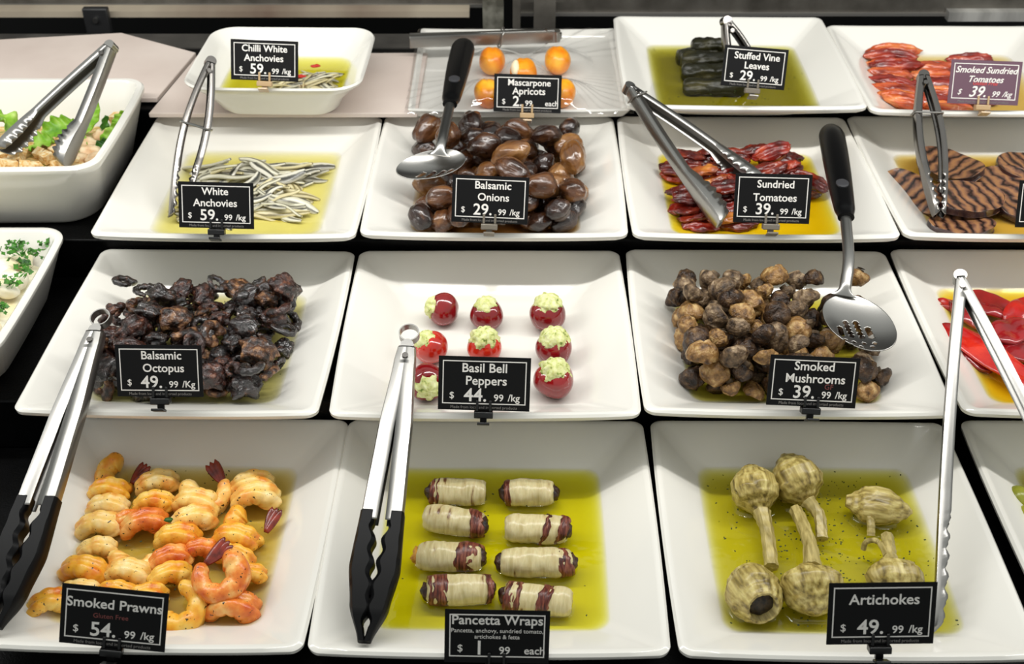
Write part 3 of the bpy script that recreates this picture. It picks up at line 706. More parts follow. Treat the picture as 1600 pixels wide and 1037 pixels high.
# crop pixel, kind, class, turn, scale, tail
PRAWNS = [(455, 138, 'f', 'golden', -.05, 1.0, 1), (395, 255, 'v', 'golden', .05, 1., 0), (388, 345, 'v', 'pale', .12, 1., 0), (665, 215, 'v', 'pale', .30, 1.05, 0), (645, 325, 'v', 'golden', .18, .98, 0),
          (940, 235, 'f', 'pale', .1, 1.12, 1), (882, 325, 'v', 'pale', -.04, 1.12, 0), (868, 420, 'v', 'pale', .30, 1.1, 0), (1192, 225, 'v', 'pale', .28, 1.1, 0), (1212, 300, 'v', 'pale', .2, 1.18, 0),
          (1185, 420, 'f', 'golden', .4, 1.05, 1), (340, 455, 'v', 'pale', .22, 1.08, 0), (592, 445, 'v', 'orange', .38, 1.12, 0), (778, 520, 'v', 'golden', .1, 1.08, 0), (1100, 520, 'v', 'golden', -.1, 1.08, 0),
          (328, 580, 'v', 'pale', .3, .9, 0), (540, 590, 'f', 'pale', .1, 1., 0), (735, 640, 'v', 'orange', .42, 1.0, 0), (255, 705, 'v', 'golden', -.08, 1.12, 0), (502, 715, 'v', 'pale', -.05, 1.05, 0),
          (735, 735, 'v', 'golden', .42, 1., 0), (1095, 625, 'v', 'golden', -.3, .95, 0), (1175, 720, 'v', 'golden', .2, .8, 0), (780, 880, 'f', 'golden', .9, 1.15, 0), (1080, 915, 'v', 'orange', .06, 1.22, 0),
          (60, 890, 'v', 'golden', .5, 1., 0), (230, 830, 'v', 'pale', .1, 1., 0), (440, 835, 'v', 'golden', -.1, 1., 0), (490, 420, 'v', 'orange', .5, .8, 0), (905, 585, 'v', 'orange', .2, .85, 0), (610, 840, 'v', 'golden', .2, .9, 0)]
fz = DISH['prawn']['floor']; its = []
for i, (cx, cy, k, c, tr, sc, tl) in enumerate(PRAWNS):
    px, py = 60+cx/3.576, 700+cy/3.576; z = fz+(.0075 if k == 'v' else .0135)-(.004 if cy == 915 else 0)
    o = obj('smoked_prawn', PM[k][i % len(PM[k])].copy() if False else PM[k][i % len(PM[k])]); o.data = o.data.copy(); o.data.materials.clear(); o.data.materials.append(PR[c])
    o.location = at(px, py+3, z); o.scale = (sc*1.1,)*3
    if k == 'v': o.rotation_euler = (0, 0, tr)
    else: o.rotation_mode = 'YXZ'; o.rotation_euler = (-1.12, {(940, 235): PI, (455, 138): PI+1.15, (1185, 420): PI+.95, (540, 590): PI+.1, (780, 880): -4.1}[(cx, cy)], 0)
    if tl: obj('tail', TM[k].copy(), TAILM, o)['label'] = 'dark red tail shell'
    its.append((o, {'pale': 'pale', 'golden': 'golden', 'orange': 'orange browned'}[c]+' smoked prawn'))
row_labels(its, 'of prawns', 7, 'prawn', 'smoked prawns in the dish')
o = obj('smoked_prawn', PM['b'][0], PR['orange'], loc=at(344, 899, fz+.031)); o.rotation_mode = 'YXZ'; o.rotation_euler = (-1.10, -3.6, 0); o.scale = (-1, 1, 1); obj('tail', TM['b'], TAILM, o)['label'] = 'dark red tail shell'
tag(o, 'large orange prawn curled in a ring with red tail, topmost at front', 'prawn', 'smoked prawns in the dish')
o = obj('herb_leaf', blob('herb_leaf', .004, .0025, .002, .4, 2, 5, 2), mat('parsley_green', (36, 84, 20), rough=.5), loc=at(263, 812, fz+.029)); tag(o, 'dark green herb leaf lying on a prawn', 'herb')

# ------------------------------------------------------------------ pancetta wraps
FAT = mat('pancetta_fat', (206, 190, 146), rough=.28, spec=.5, sss=.15, ramp=[(.30, (108, 70, 42)), (.36, (190, 172, 124)), (.52, (208, 195, 150)), (.70, (184, 168, 118))], nscale=70, stretch=(2.6, .5, .5), bump=.3, bscale=160)
MEAT = mat('pancetta_meat', (84, 36, 26), rough=.35, spec=.5, ramp=[(.32, (46, 18, 14)), (.5, (100, 42, 30)), (.70, (150, 92, 68))], nscale=170, stretch=(3, .5, .5), bump=.4, bscale=260)
FILL = mat('wrap_filling', (40, 22, 15), rough=.4, ramp=[(.3, (24, 13, 10)), (.7, (74, 42, 26))], nscale=160, bump=.6, bscale=300)
FILLO = mat('wrap_filling_orange', (196, 122, 30), rough=.35, ramp=[(.3, (150, 84, 22)), (.7, (220, 160, 60))], nscale=160, bump=.6, bscale=300)
def roll(r, L, x0, x1, seed, grow=1., n=34, slant=0.):
    b = MB(); rings = []
    for i in range(n+1):
        s = i/n; x = (x0+(x1-x0)*s)*L; q = abs(x)/(L/2); rr = r*grow*(1-.16*q**3)*(1+.07*nz((s*3, 0, 0), 1, seed))
        e = min(1, s*9, (1-s)*9); rr *= .80+.20*math.sqrt(max(0, 1-(1-e)**2))
        ring = []
        for k in range(30):
            th = 2*PI*k/30; f = 1+.10*nz((x*70, math.cos(th)*1.1, math.sin(th)*1.1), 1, seed+2)+.05*nz((x*300, math.cos(th)*2, math.sin(th)*2), 1, seed+5)
            f += .05*max(0, math.sin(th-.9+x*60))**8
            ring.append((x+slant*math.cos(th+seed*1.7)+slant*.8*nz((math.cos(th)*2.5, math.sin(th)*2.5, s), 1, seed+9)+.0018*nz((math.cos(th)*2, math.sin(th)*2, s*8), 1, seed), math.cos(th)*rr*f, math.sin(th)*rr*f*.9))
        rings.append(ring)
    b.loft(rings); return b.mesh('roll')
fz = DISH['panc']['floor']
WR = [(245, 178, 300, -.03, [(-.5, -.30)], [-1], 'pancetta wrap with dark meat at its left end, back left in yellow oil'), (655, 182, 265, -.02, [(-.5, -.38)], [-1, 1], 'short pale pancetta wrap at the back right of the yellow oil'),
      (218, 345, 330, -.20, [(.26, .5)], [1], 'tilted pancetta wrap, dark right end, second from back on left'), (692, 392, 335, -.06, [(.10, .20), (.34, .5)], [1], 'pancetta wrap with two meat bands, second from back on right'),
      (192, 552, 350, -.04, [(.12, .5)], [1, -2], 'pancetta wrap with red ribbed right end, third from back on left'), (695, 585, 390, -.02, [(.28, .5)], [-1, 1], 'plump pancetta wrap with black left end and bright highlight, right column'),
      (245, 745, 340, .02, [(-.5, -.16), (.42, .5)], [-1, 1], 'front left pancetta wrap with ribbed meat at its left side'), (708, 800, 370, -.16, [(-.5, -.24), (.0, .20)], [-1], 'front right pancetta wrap with two meat bands above its price card')]
for i, (cx, cy, ln, tr, bands, ends, lab) in enumerate(WR):
    p = at(650+cx/3.703, 720+cy/3.703, fz+.0128); L = ln/3.703/F*depth(p); r = .0122
    r *= 1.12; L *= 1.05
    o = obj('pancetta_wrap', roll(r, L, -.5, .5, i), FAT, loc=p, rot=(.4*i, 0, tr)); tag(o, lab, 'pancetta wrap', 'pancetta wraps')
    o.rotation_euler = (0, 0, tr)
    for (a, c) in bands: obj('meat_band', roll(r, L, a, c, i, 1.035, 16, .0035 if abs(a) < .49 else .0012), MEAT, o)['label'] = 'dark red cured meat band'
    for e in ends:
        s = 1 if e > 0 else -1
        m = blob('filling', .0062, .0082, .0072, .35, 1.8, i*3+e, 3, .2, 4); f = obj('filling', m, FILLO if e == -2 else FILL, o, loc=(s*L*.49, 0, -.0005)); f['label'] = 'orange filling end' if e == -2 else 'dark filling end'

# ------------------------------------------------------------------ artichokes
ART = mat('artichoke_leaf', (176, 156, 96), rough=.34, spec=.5, sss=.08, ramp=[(.30, (92, 76, 32)), (.5, (166, 146, 80)), (.70, (208, 192, 124))], nscale=230, stretch=(1, 1, .09), bump=.35, bscale=140)
ARS = mat('artichoke_stem', (170, 152, 88), rough=.36, ramp=[(.3, (128, 112, 58)), (.7, (196, 178, 116))], nscale=120, stretch=(2, 2, .2), bump=.35, bscale=150)
ARD = mat('artichoke_choke', (26, 20, 12), rough=.6, ramp=[(.35, (14, 10, 7)), (.7, (70, 54, 30))], nscale=200, bump=.5)
def artichoke(c, tip, R, L, stem, label, seed, open_end=False, sr=.0065, squash=1., extra=None):
    ax = tip.normalized(); b = MB(); rings = []; n = 46
    prof = [(0, .30), (.05, .36), (.14, .55), (.28, .86), (.44, 1.), (.60, .96), (.76, .76), (.9, .44), (1., .10)] if not open_end else [(0, .25), (.08, .5), (.22, .84), (.42, 1.), (.64, .98), (.82, .86), (.95, .72), (1., .64)]
    for i in range(n+1):
        u = i/n
        for (a, ra), (e, re) in zip(prof, prof[1:]):
            if a <= u <= e: t = (u-a)/(e-a); t = t*t*(3-2*t); rr = ra+(re-ra)*t
        ring = []
        for k in range(56):
            th = 2*PI*k/56
            pet = 0
            for li, (ut, m) in enumerate(((.46, 4), (.76, 3), (1.15, 3))):
                sw = abs(((th/(2*PI)*m+li*.5+seed*.37) % 1)-.5)*2; tip_u = ut*(1-.55*(1-sw)**1.6)
                e = max(0, min(1, (tip_u-u)/.018)); pet = max(pet, (.12-.045*li-.03*(1-sw)**3)*e)
            f = .92+pet*min(1, u*5)+.045*nz((math.cos(th)*7, math.sin(th)*7, u*1.4), 1, seed)+.16*nz((math.cos(th), math.sin(th), u*2), 1, seed+4)
            ring.append(Vector((math.cos(th)*R*rr*f, math.sin(th)*R*rr*f*squash, (u-.45)*L)))
        rings.append(ring)
    b.loft(rings, cap1=not open_end)
    if open_end:
        r0 = rings[-1]; b.loft([r0, [v*.86+Vector((0, 0, v.z*.14)) for v in r0], [Vector((v.x*.78, v.y*.78, v.z-L*.25)) for v in r0], [Vector((v.x*.3, v.y*.3, v.z-L*.4)) for v in r0]], cap0=False)
    me = b.mesh('artichoke'); q = ax.to_track_quat('Z', 'Y')
    o = obj('artichoke', me, ART, loc=c); o.rotation_mode = 'QUATERNION'; o.rotation_quaternion = q; tag(o, label, 'artichoke', 'artichokes in oil')
    Mi = (Matrix.Translation(c) @ q.to_matrix().to_4x4()).inverted()
    def stem_of(path, r, name='stem'):
        P = [Mi @ p for p in path]; ctrl = P; pts = []
        for k in range(21):
            t = k/20*(len(ctrl)-1); i = min(int(t), len(ctrl)-2); f = t-i
            p0, p1, p2, p3 = ctrl[max(i-1, 0)], ctrl[i], ctrl[i+1], ctrl[min(i+2, len(ctrl)-1)]
            pts.append(.5*((2*p1)+(-p0+p2)*f+(2*p0-5*p1+4*p2-p3)*f*f+(-p0+3*p1-3*p2+p3)*f**3))
        bb = MB(); bb.tube(pts, [r*(1.25-.3*min(1, k/6)+.05*math.sin(k*1.7)) for k in range(21)], 18, up=Vector((.3, .2, 1)), fn=lambda s, th: 1+.07*math.cos(th*7)+.03*math.cos(th*3+1))
        obj(name, bb, ARS, o)['label'] = 'ribbed pale stem'
    if stem: stem_of(stem, sr)
    if extra: stem_of(extra, sr*.45, 'leaf_strip')
    if open_end:
        obj('choke', blob('choke', R*.54, R*.54*squash, L*.1, .3, 2, seed, 3, .2, 6), ARD, o, loc=(0, 0, L*.34))['label'] = 'dark hollow heart'
    return o
fz = DISH['arti']['floor']; z0 = fz+.021
artichoke(at(1179, 767, z0+.002), Vector((-.1, 1, .35)), 0.0227, 0.0494, [at(1190, 800, z0-.004), at(1199, 835, z0-.006), at(1205, 886, z0-.009)], 'artichoke with cut stem pointing to the front, back left of its dish', 1, sr=.0064)
artichoke(at(1246, 752, z0+.005), Vector((-.45, 1, .5)), 0.0241, 0.0525, [at(1262, 782, z0+.003), at(1280, 806, z0-.002), at(1284, 842, z0-.009)], 'dark round artichoke at the back of its dish, stem curving forward', 2, sr=.0056)
artichoke(at(1368, 790, z0-.003), Vector((1, -.25, .0)), 0.0205, 0.0588, [at(1358, 800, z0-.001), at(1361, 818, z0-.003), at(1361, 837, z0-.010)], 'artichoke half lying sideways with its tip to the right, back right', 3, sr=.0036, squash=.8)
artichoke(at(1268, 918, z0+.003), Vector((.05, -1, -.15)), 0.0280, 0.0462, [at(1269, 886, z0+.003), at(1265, 850, z0+.004), at(1254, 818, z0), at(1243, 797, z0-.004)], 'wide artichoke with long stem pointing to the back, middle of dish', 4, sr=.0062, squash=.85)
artichoke(at(1176, 922, z0+.003), Vector((.15, -.9, .25)), 0.0238, 0.0473, None, 'hollow artichoke with dark open end facing front, front left', 5, open_end=True)
artichoke(at(1396, 905, z0), Vector((.05, -1, -.1)), 0.0241, 0.0441, [at(1392, 880, z0+.004), at(1389, 858, z0+.004), at(1386, 838, z0+.001)], 'artichoke with split stem pointing back, right behind its price card', 6, sr=.0056, squash=.85,
          extra=[at(1386, 868, z0+.006), at(1372, 846, z0+.004), at(1354, 846, z0), at(1349, 858, z0-.008)])
OLV = mat('green_olive', (132, 136, 34), rough=.25, spec=.5, ramp=[(.3, (96, 104, 22)), (.7, (160, 160, 56))], nscale=40)
for px, py, lab in ((1594, 778, 'green olive at the right frame edge, in the lower right dish'), (1611, 808, 'green olive cut off by the right edge, in front of another')):
    o = obj('green_olive', blob('green_olive', .011, .0135, .0105, .05, 1, px), OLV, loc=at(px, py, DISH['olive']['floor']+.0105), rot=(0, 0, .4)); tag(o, lab, 'olive', 'green olives')

def meniscus(key, rings, m='oil_surface'):
    """the oil creeping up where things stand in it: one fillet band per thing, all part of the pool"""
    d = DISH[key]; b = MB(); Mi = d['M'].inverted(); zo = d['oil']-d['z']
    for (c, ax, hl, hw) in rings:
        p = Mi @ c; rr = []; a = Vector((ax[0], ax[1], 0)).normalized(); q = Vector((-a.y, a.x, 0))
        for (grow, dz) in ((.0026, .0001), (.0017, .0003), (.0010, .0008), (.0005, .0016), (.0, .0026)):
            ring = []
            for k in range(64):
                th = 2*PI*k/64; ct, st = math.cos(th), math.sin(th); e = .55
                u = math.copysign(abs(ct)**e, ct)*(hl+grow); v = math.copysign(abs(st)**.8, st)*(hw+grow)
                wv = 1+.03*math.sin(3*th+p.x*90)+.02*math.sin(7*th)
                o = Vector((p.x, p.y, 0))+a*u*wv+q*v*wv; ring.append((o.x, o.y, zo+dz))
            rr.append(ring)
        b.loft(rr, cap0=False, cap1=False)
    pool = [o for o in bpy.data.objects if o.name.startswith('oil_pool') and (o.matrix_world.translation-d['M'].translation).length < 1e-4][0]
    obj('meniscus', b.mesh('meniscus', up=True), MATS[m], pool)
bpy.context.view_layer.update()
meniscus('panc', [(o.location, Matrix.Rotation(o.rotation_euler.z, 3, 'Z') @ Vector((1, 0, 0)), o.dimensions.x*.50, .0128) for o in bpy.data.objects if o.name.startswith('pancetta_wrap')])
_R = []
for o in bpy.data.objects:
    if o.name.startswith('artichoke') and o.parent is None:
        a = o.rotation_quaternion @ Vector((0, 0, 1)); rad = o.dimensions.x*.45
        _R.append((o.location, a, rad*1.02, rad*.92))
meniscus('arti', _R)

# ------------------------------------------------------------------ stuffed bell peppers
PEP = mat('cherry_pepper', (128, 12, 18), rough=.13, spec=.6, coat=.5, ramp=[(.3, (104, 8, 16)), (.7, (150, 18, 20))], nscale=25)
PEPR = mat('cherry_pepper_bright', (182, 26, 14), rough=.13, spec=.6, coat=.5, ramp=[(.3, (150, 16, 12)), (.7, (206, 44, 20))], nscale=25)
CHE = mat('herb_cheese', (222, 222, 164), rough=.55, spec=.3, sss=.1, ramp=[(.30, (96, 120, 40)), (.40, (196, 200, 124)), (.7, (226, 228, 178))], nscale=220, bump=.4, bscale=250)
def cheese_mesh(seed, R):
    b = MB(); rings = []; n = 22
    for i in range(n+1):
        u = i/n; ph = u*PI*.62; rr = R*math.sin(ph)*1.05 if u < .85 else R*math.sin(PI*.62*.85)*1.05*(1-(u-.85)*1.5); z = R*(math.cos(ph)-.25)*1.05
        ring = []
        for k in range(48):
            th = 2*PI*k/48; sw = math.cos(7*th+u*7+seed)
            f = 1+.07*sw*min(1, u*3)+.14*nz((math.cos(th)*rr/R*2.2, math.sin(th)*rr/R*2.2, z/R*2), 1, seed)+.12*nz((math.cos(th)*rr/R*6, math.sin(th)*rr/R*6, z/R*6), 1, seed+7)
            ring.append((math.cos(th)*rr*f, math.sin(th)*rr*f, z+R*.05*sw*min(1, u*3)))
        rings.append(ring)
    b.loft(rings); return b.mesh('filling')
def pepper(px, py, tilt, R, lab, seed, m=PEP, ch=1.):
    fz = DISH['pepp']['floor']; ax = Vector(tilt).normalized()
    me = blob('stuffed_pepper', R, R, R*.93, .05, 1.3, seed, 4, fn=lambda p: (1+.035*math.cos(3*math.atan2(p.y, p.x)+seed))*(1-.22*max(0, p.z-.72)/.28))
    o = obj('stuffed_pepper', me, m, loc=at(px, py, fz+R*.91)); o.rotation_mode = 'QUATERNION'; o.rotation_quaternion = ax.to_track_quat('Z', 'Y'); tag(o, lab, 'stuffed pepper', 'stuffed bell peppers')
    obj('filling', cheese_mesh(seed, R*.70*ch), CHE, o, loc=(0, 0, R*.60))['label'] = 'pale green herb cheese filling'
for a in ((692, 483, (-1, -.15, .38), .0160, 'stuffed pepper lying on its side, cheese to the left, back left', 1, PEP, .95), (761, 491, (-.15, .1, 1), .0160, 'stuffed pepper in the middle of the back row of peppers', 2), (855, 490, (.05, .1, 1), .0175, 'stuffed pepper at the right end of the back row', 3, PEP, 1.1),
          (674, 543, (-.62, .1, .85), .0160, 'bright red stuffed pepper beside the ring of the tongs', 4, PEPR, .95), (757, 541, (0, .05, 1), .0160, 'stuffed pepper in the very centre of the peppers dish', 5, PEPR, 1.15), (866, 543, (0, .1, 1), .0170, 'dark stuffed pepper with wispy cheese, right column, second from back', 6, PEP, 1.15),
          (668, 597, (.15, -1, .22), .0170, 'wrinkled stuffed pepper tipped forward, front left of its dish', 7, PEP, .95), (770, 592, (0, .25, 1), .0165, 'stuffed pepper almost hidden behind the Basil Bell Peppers card', 8), (866, 592, (.0, -.05, 1), .0180, 'large stuffed pepper at the front right of its dish', 9, PEP, 1.05)):
    a = list(a); a[3] *= 1.08; pepper(*a)

# ------------------------------------------------------------------ smoked mushrooms
MU = {'dark brown': mat('mushroom_dark', (70, 50, 32), rough=.3, spec=.4, ramp=[(.34, (24, 15, 10)), (.55, (66, 45, 28)), (.72, (120, 92, 60))], nscale=1.7, bump=0.8, bdist=.0025, bscale=4.5),
      'grey brown': mat('mushroom_grey', (126, 104, 78), rough=.45, spec=.4, ramp=[(.34, (48, 35, 25)), (.53, (112, 90, 66)), (.70, (176, 152, 120))], nscale=1.7, bump=0.8, bdist=.0025, bscale=4.5),
      'tan': mat('mushroom_tan', (164, 126, 74), rough=.35, spec=.45, ramp=[(.32, (74, 48, 24)), (.53, (146, 108, 60)), (.72, (200, 168, 114))], nscale=1.7, bump=0.8, bdist=.0025, bscale=4.5)}
def cap_mesh(seed):
    b = MB(); prof = [(.03, .78), (.3, .75), (.58, .62), (.82, .38), (.97, .08), (1.0, -.14), (.95, -.32), (.78, -.40), (.55, -.28), (.36, -.20)]
    rings = []
    for (r, z) in prof:
        ring = []
        for k in range(28):
            th = 2*PI*k/28; f = 1+.26*nz((math.cos(th)*1.2, math.sin(th)*1.2, z), 1, seed)+.12*nz((math.cos(th)*4*r, math.sin(th)*4*r, z*4), 1, seed+3)
            ring.append((math.cos(th)*r*f, math.sin(th)*r*f, z*f+.05*nz((math.cos(th)*r*3, math.sin(th)*r*3, 2), 1, seed)))
        rings.append(ring)
    b.loft(rings); return b.mesh('cap')
def stem_mesh(seed):
    b = MB(); b.tube([Vector((.05*nz((k, 0, 0), .7, seed), 0, -.1-.16*k)) for k in range(5)], [.40, .34, .33, .35, .33], 16, fn=lambda s, th: 1+.08*math.sin(3*th+seed)); return b.mesh('stem')
CAPS = [cap_mesh(i) for i in range(7)]; STEMS = [stem_mesh(i) for i in range(3)]
for me in CAPS+STEMS: me.materials.append(MU['tan'])
STCUT = mat('mushroom_stem', (110, 88, 62), rough=.5, ramp=[(.3, (58, 42, 28)), (.7, (150, 126, 96))], nscale=2.0, bump=0.5, bdist=.0025)
for me in STEMS: me.materials.clear(); me.materials.append(STCUT)
rnd = random.Random(11); radii = [rnd.uniform(.0098, .0150) for _ in range(150)]
a0, a1 = loc_of('mush', 1046, 620, .80), loc_of('mush', 1392, 436, .80)
its = []
pos = drop_heap('mush', -.0990, .0990, -.090, .066, radii, rnd, 26)
for i, (p, r) in enumerate(zip(pos, radii)):
    q = DISH['mush']['M'] @ Vector(p); u, v = pix(q)
    if u > 1270 and 440 < v < 590 and q.z+r > .826: continue          # the spoon's bowl lies here
    c = rnd.choices(list(MU), (3, 4, 3))[0]
    o = obj('smoked_mushroom', CAPS[i % 7]); o.data = CAPS[i % 7]
    up = rnd.random() < .36
    if o.material_slots: o.material_slots[0].link = 'OBJECT'; o.material_slots[0].material = MU[c]
    rot = rotE(rnd.uniform(1.4, 2.6) if up else rnd.uniform(-.7, .9), rnd.uniform(-.6, .6), rnd.uniform(-.7, .7) if up else rnd.uniform(0, 6.3))
    place(o, 'mush', p[0], p[1], p[2]-r*.12, rot); o.scale = (r, r*rnd.uniform(.86, 1.05), r*rnd.uniform(.9, 1.1))
    if up: obj('stem', STEMS[i % 3], None, o)
    its.append((o, c+' mushroom'+(' showing its stem' if up else '')))
MUSH = its

# ------------------------------------------------------------------ balsamic onions
ON = {'dark': mat('onion_dark', (48, 28, 18), rough=.2, spec=.6, coat=.4, ramp=[(.30, (20, 11, 8)), (.55, (46, 26, 17)), (.78, (92, 58, 32))], nscale=1.0, stretch=(1.2, 1.2, .35), bump=0.5, bdist=.0025, bscale=3.0),
      'chestnut brown': mat('onion_chestnut', (96, 60, 34), rough=.2, spec=.6, coat=.4, ramp=[(.30, (44, 24, 14)), (.55, (86, 52, 29)), (.78, (136, 92, 50))], nscale=1.0, stretch=(1.2, 1.2, .35), bump=0.5, bdist=.0025, bscale=3.0),
      'amber': mat('onion_amber', (142, 100, 52), rough=.2, spec=.6, coat=.4, ramp=[(.30, (74, 42, 20)), (.55, (124, 82, 42)), (.78, (166, 124, 72))], nscale=1.0, stretch=(1.2, 1.2, .35), bump=0.5, bdist=.0025, bscale=3.0)}
OM = [blob('balsamic_onion', 1, .92, 1.2, .26, 1.1, i, 4, .06, 4, fn=lambda p: 1+.10*max(0, abs(p.z)-.8)) for i in range(6)]
for me in OM: me.materials.append(ON['dark'])
rnd = random.Random(23); radii = [rnd.uniform(.0118, .0168) for _ in range(88)]; its = []
for i, (p, r) in enumerate(zip(drop_heap('onio', -.098, .098, -.096, .098, radii, rnd, flat=.85), radii)):
    q = DISH['onio']['M'] @ Vector(p); u, v = pix(q)
    if 610 < u < 730 and 220 < v < 300 and q.z+r > .868: continue          # the spoon's bowl lies here
    c = rnd.choices(list(ON), (4, 4, 2))[0]
    o = obj('balsamic_onion', OM[i % 6]); o.material_slots[0].link = 'OBJECT'; o.material_slots[0].material = ON[c]
    place(o, 'onio', *p, rotE(rnd.uniform(1.0, 2.1), rnd.uniform(-.4, .4), rnd.uniform(0, 6.3))); o.scale = (r*.95, r*.95, r*rnd.uniform(.95, 1.1))
    its.append((o, c+' balsamic onion'))
ONI = its

# ------------------------------------------------------------------ balsamic octopus
OC = {'black brown': mat('octopus_black', (34, 20, 16), rough=.14, spec=.7, coat=.6, ramp=[(.38, (12, 7, 6)), (.58, (36, 20, 15)), (.74, (96, 60, 40))], nscale=2.0, bump=0.9, bdist=.0025, bscale=5.0),
      'red brown': mat('octopus_red', (84, 46, 34), rough=.24, spec=.6, coat=.3, ramp=[(.36, (18, 9, 7)), (.56, (62, 31, 22)), (.74, (128, 80, 56))], nscale=2.0, bump=0.9, bdist=.0025, bscale=5.0),
      'tan charred': mat('octopus_tan', (130, 92, 62), rough=.28, spec=.5, coat=.2, ramp=[(.38, (20, 11, 8)), (.54, (82, 50, 30)), (.70, (168, 124, 84))], nscale=2.0, bump=0.9, bdist=.0025, bscale=5.0)}
def tentacle(seed, turns, r):
    rn = random.Random(seed); pts = []; b = MB()
    for k in range(30):
        t = k/29; a = turns*2*PI*t+seed; R = .95*(1-.62*t); pts.append(Vector((math.cos(a)*R, math.sin(a)*R*.8, .5*math.sin(t*PI*1.3)-.2+.25*t)))
    b.tube(pts, [r*(1-.55*k/29)*(1+.14*math.sin(k*2.1)) for k in range(30)], 12, fn=lambda s, th: 1+.22*max(0, math.cos(th-2.4))*abs(math.sin(s*34))+.08*math.sin(3*th+s*9))
    return b.mesh('octopus_piece')
def capped(seed):
    """a curled octopus head with stubby arms, one skin"""
    return blob('octopus_piece', 1.1, .9, .8, .38, 1.5, seed, 4, .16, 5, fn=lambda p: 1+.25*max(0, math.sin(5*math.atan2(p.y, p.x)+seed))*max(0, .5-p.z))
OM2 = [tentacle(i, .8+.13*i, .34) for i in range(4)]+[capped(i+10) for i in range(5)]
for me in OM2: me.materials.append(OC['black brown'])
rnd = random.Random(5); radii = [rnd.uniform(.0090, .0140) for _ in range(112)]; its = []
for i, (p, r) in enumerate(zip(drop_heap('octo', -.098, .090, -.092, .068, radii, rnd, flat=.7), radii)):
    c = rnd.choices(list(OC), (5, 3, 1.4))[0]
    o = obj('octopus_piece', OM2[i % 9]); o.material_slots[0].link = 'OBJECT'; o.material_slots[0].material = OC[c]
    place(o, 'octo', p[0], p[1], p[2]-.0005, rotE(rnd.uniform(-.7, .7), rnd.uniform(-.7, .7), rnd.uniform(0, 6.3))); o.scale = (r*1.12, r*1.12, r*.95)
    its.append((o, c+(' curled tentacle' if i % 9 < 4 else ' octopus chunk')))
OCT = its

# ------------------------------------------------------------------ white anchovies
def across_mat(name, ramp, rough, coat=0., bump=.2):
    m = mat(name, (200, 200, 200), rough=rough, spec=.6, coat=coat); n = m.node_tree.nodes; L = m.node_tree.links
    a = n.new('ShaderNodeAttribute'); a.attribute_name = 'across'; nx = n.new('ShaderNodeTexNoise'); nx.inputs['Scale'].default_value = 150; t = n.new('ShaderNodeTexCoord')
    L.new(t.outputs['Object'], nx.inputs['Vector']); ma = n.new('ShaderNodeMath'); ma.operation = 'MULTIPLY_ADD'; ma.inputs[1].default_value = .16
    L.new(nx.outputs[0], ma.inputs[0]); L.new(a.outputs['Fac'], ma.inputs[2])
    r = n.new('ShaderNodeValToRGB'); e = r.color_ramp.elements
    while len(e) < len(ramp): e.new(.5)
    for k, (p, c) in enumerate(ramp): e[k].position = p; e[k].color = lin(c)
    L.new(ma.outputs[0], r.inputs[0]); L.new(r.outputs[0], n['Principled BSDF'].inputs['Base Color'])
    bp = n.new('ShaderNodeBump'); bp.inputs['Strength'].default_value = bump; bp.inputs['Distance'].default_value = .001; L.new(nx.outputs[0], bp.inputs['Height']); L.new(bp.outputs[0], n['Principled BSDF'].inputs['Normal'])
    return m
ANC = {'silver white': across_mat('anchovy_silver', [(.08, (176, 172, 150)), (.4, (214, 210, 188)), (.56, (166, 162, 140)), (.66, (62, 60, 48)), (.78, (132, 128, 108)), (1., (204, 200, 176))], .26),
       'cream': across_mat('anchovy_cream', [(.08, (190, 178, 132)), (.45, (216, 206, 166)), (.64, (176, 162, 112)), (.74, (92, 82, 50)), (1., (196, 184, 138))], .3),
       'dark backed': across_mat('anchovy_dark', [(.08, (196, 192, 176)), (.36, (216, 212, 196)), (.5, (88, 88, 80)), (.66, (48, 48, 44)), (.85, (120, 118, 106)), (1., (180, 176, 160))], .26)}
def fish_mesh(seed, L=.064, W=.0064, th=.0024):
    rn = random.Random(seed); b = MB(); rings = []; att = []; n = 26; K = 14; bend = rn.uniform(-.9, .9); s2 = rn.uniform(-1, 1); ph = rn.uniform(0, 6)
    x = y = 0; pts = []
    for i in range(n+1):
        s = i/n-.5; pts.append(Vector((x, y, .0016*math.sin(s*5+ph)))); a = bend*s+s2*.5*math.sin(s*6+ph); x += math.cos(a)*L/n; y += math.sin(a)*L/n
    mid = pts[n//2].copy()
    for i in range(n+1):
        s = i/n; w = W*(max(0, math.sin(PI*min(1, (s*.93+.05))))**.55)*(1-.35*s)+.0003
        if s > .93: w *= 1+ (s-.93)*9
        t = (pts[min(i+1, n)]-pts[max(i-1, 0)]).normalized(); nrm = Vector((-t.y, t.x, 0)); tw = .5*math.sin(s*3+ph)
        side = (nrm*math.cos(tw)+Vector((0, 0, 1))*math.sin(tw)); up = (Vector((0, 0, 1))*math.cos(tw)-nrm*math.sin(tw)); ring = []
        for k in range(K):
            th_ = 2*PI*k/K; u = math.cos(th_); ring.append(pts[i]-mid+side*u*w+up*math.sin(th_)*th*(.4+.6*w/W)*(1-.3*math.exp(-(u/.2)**2))); att.append(.5+.5*u)
        rings.append(ring)
    b.loft(rings); me = b.mesh('anchovy'); at_ = me.attributes.new('across', 'FLOAT', 'POINT'); at_.data.foreach_set('value', att); return me
FM = [fish_mesh(i) for i in range(9)]
for me in FM: me.materials.append(ANC['cream'])
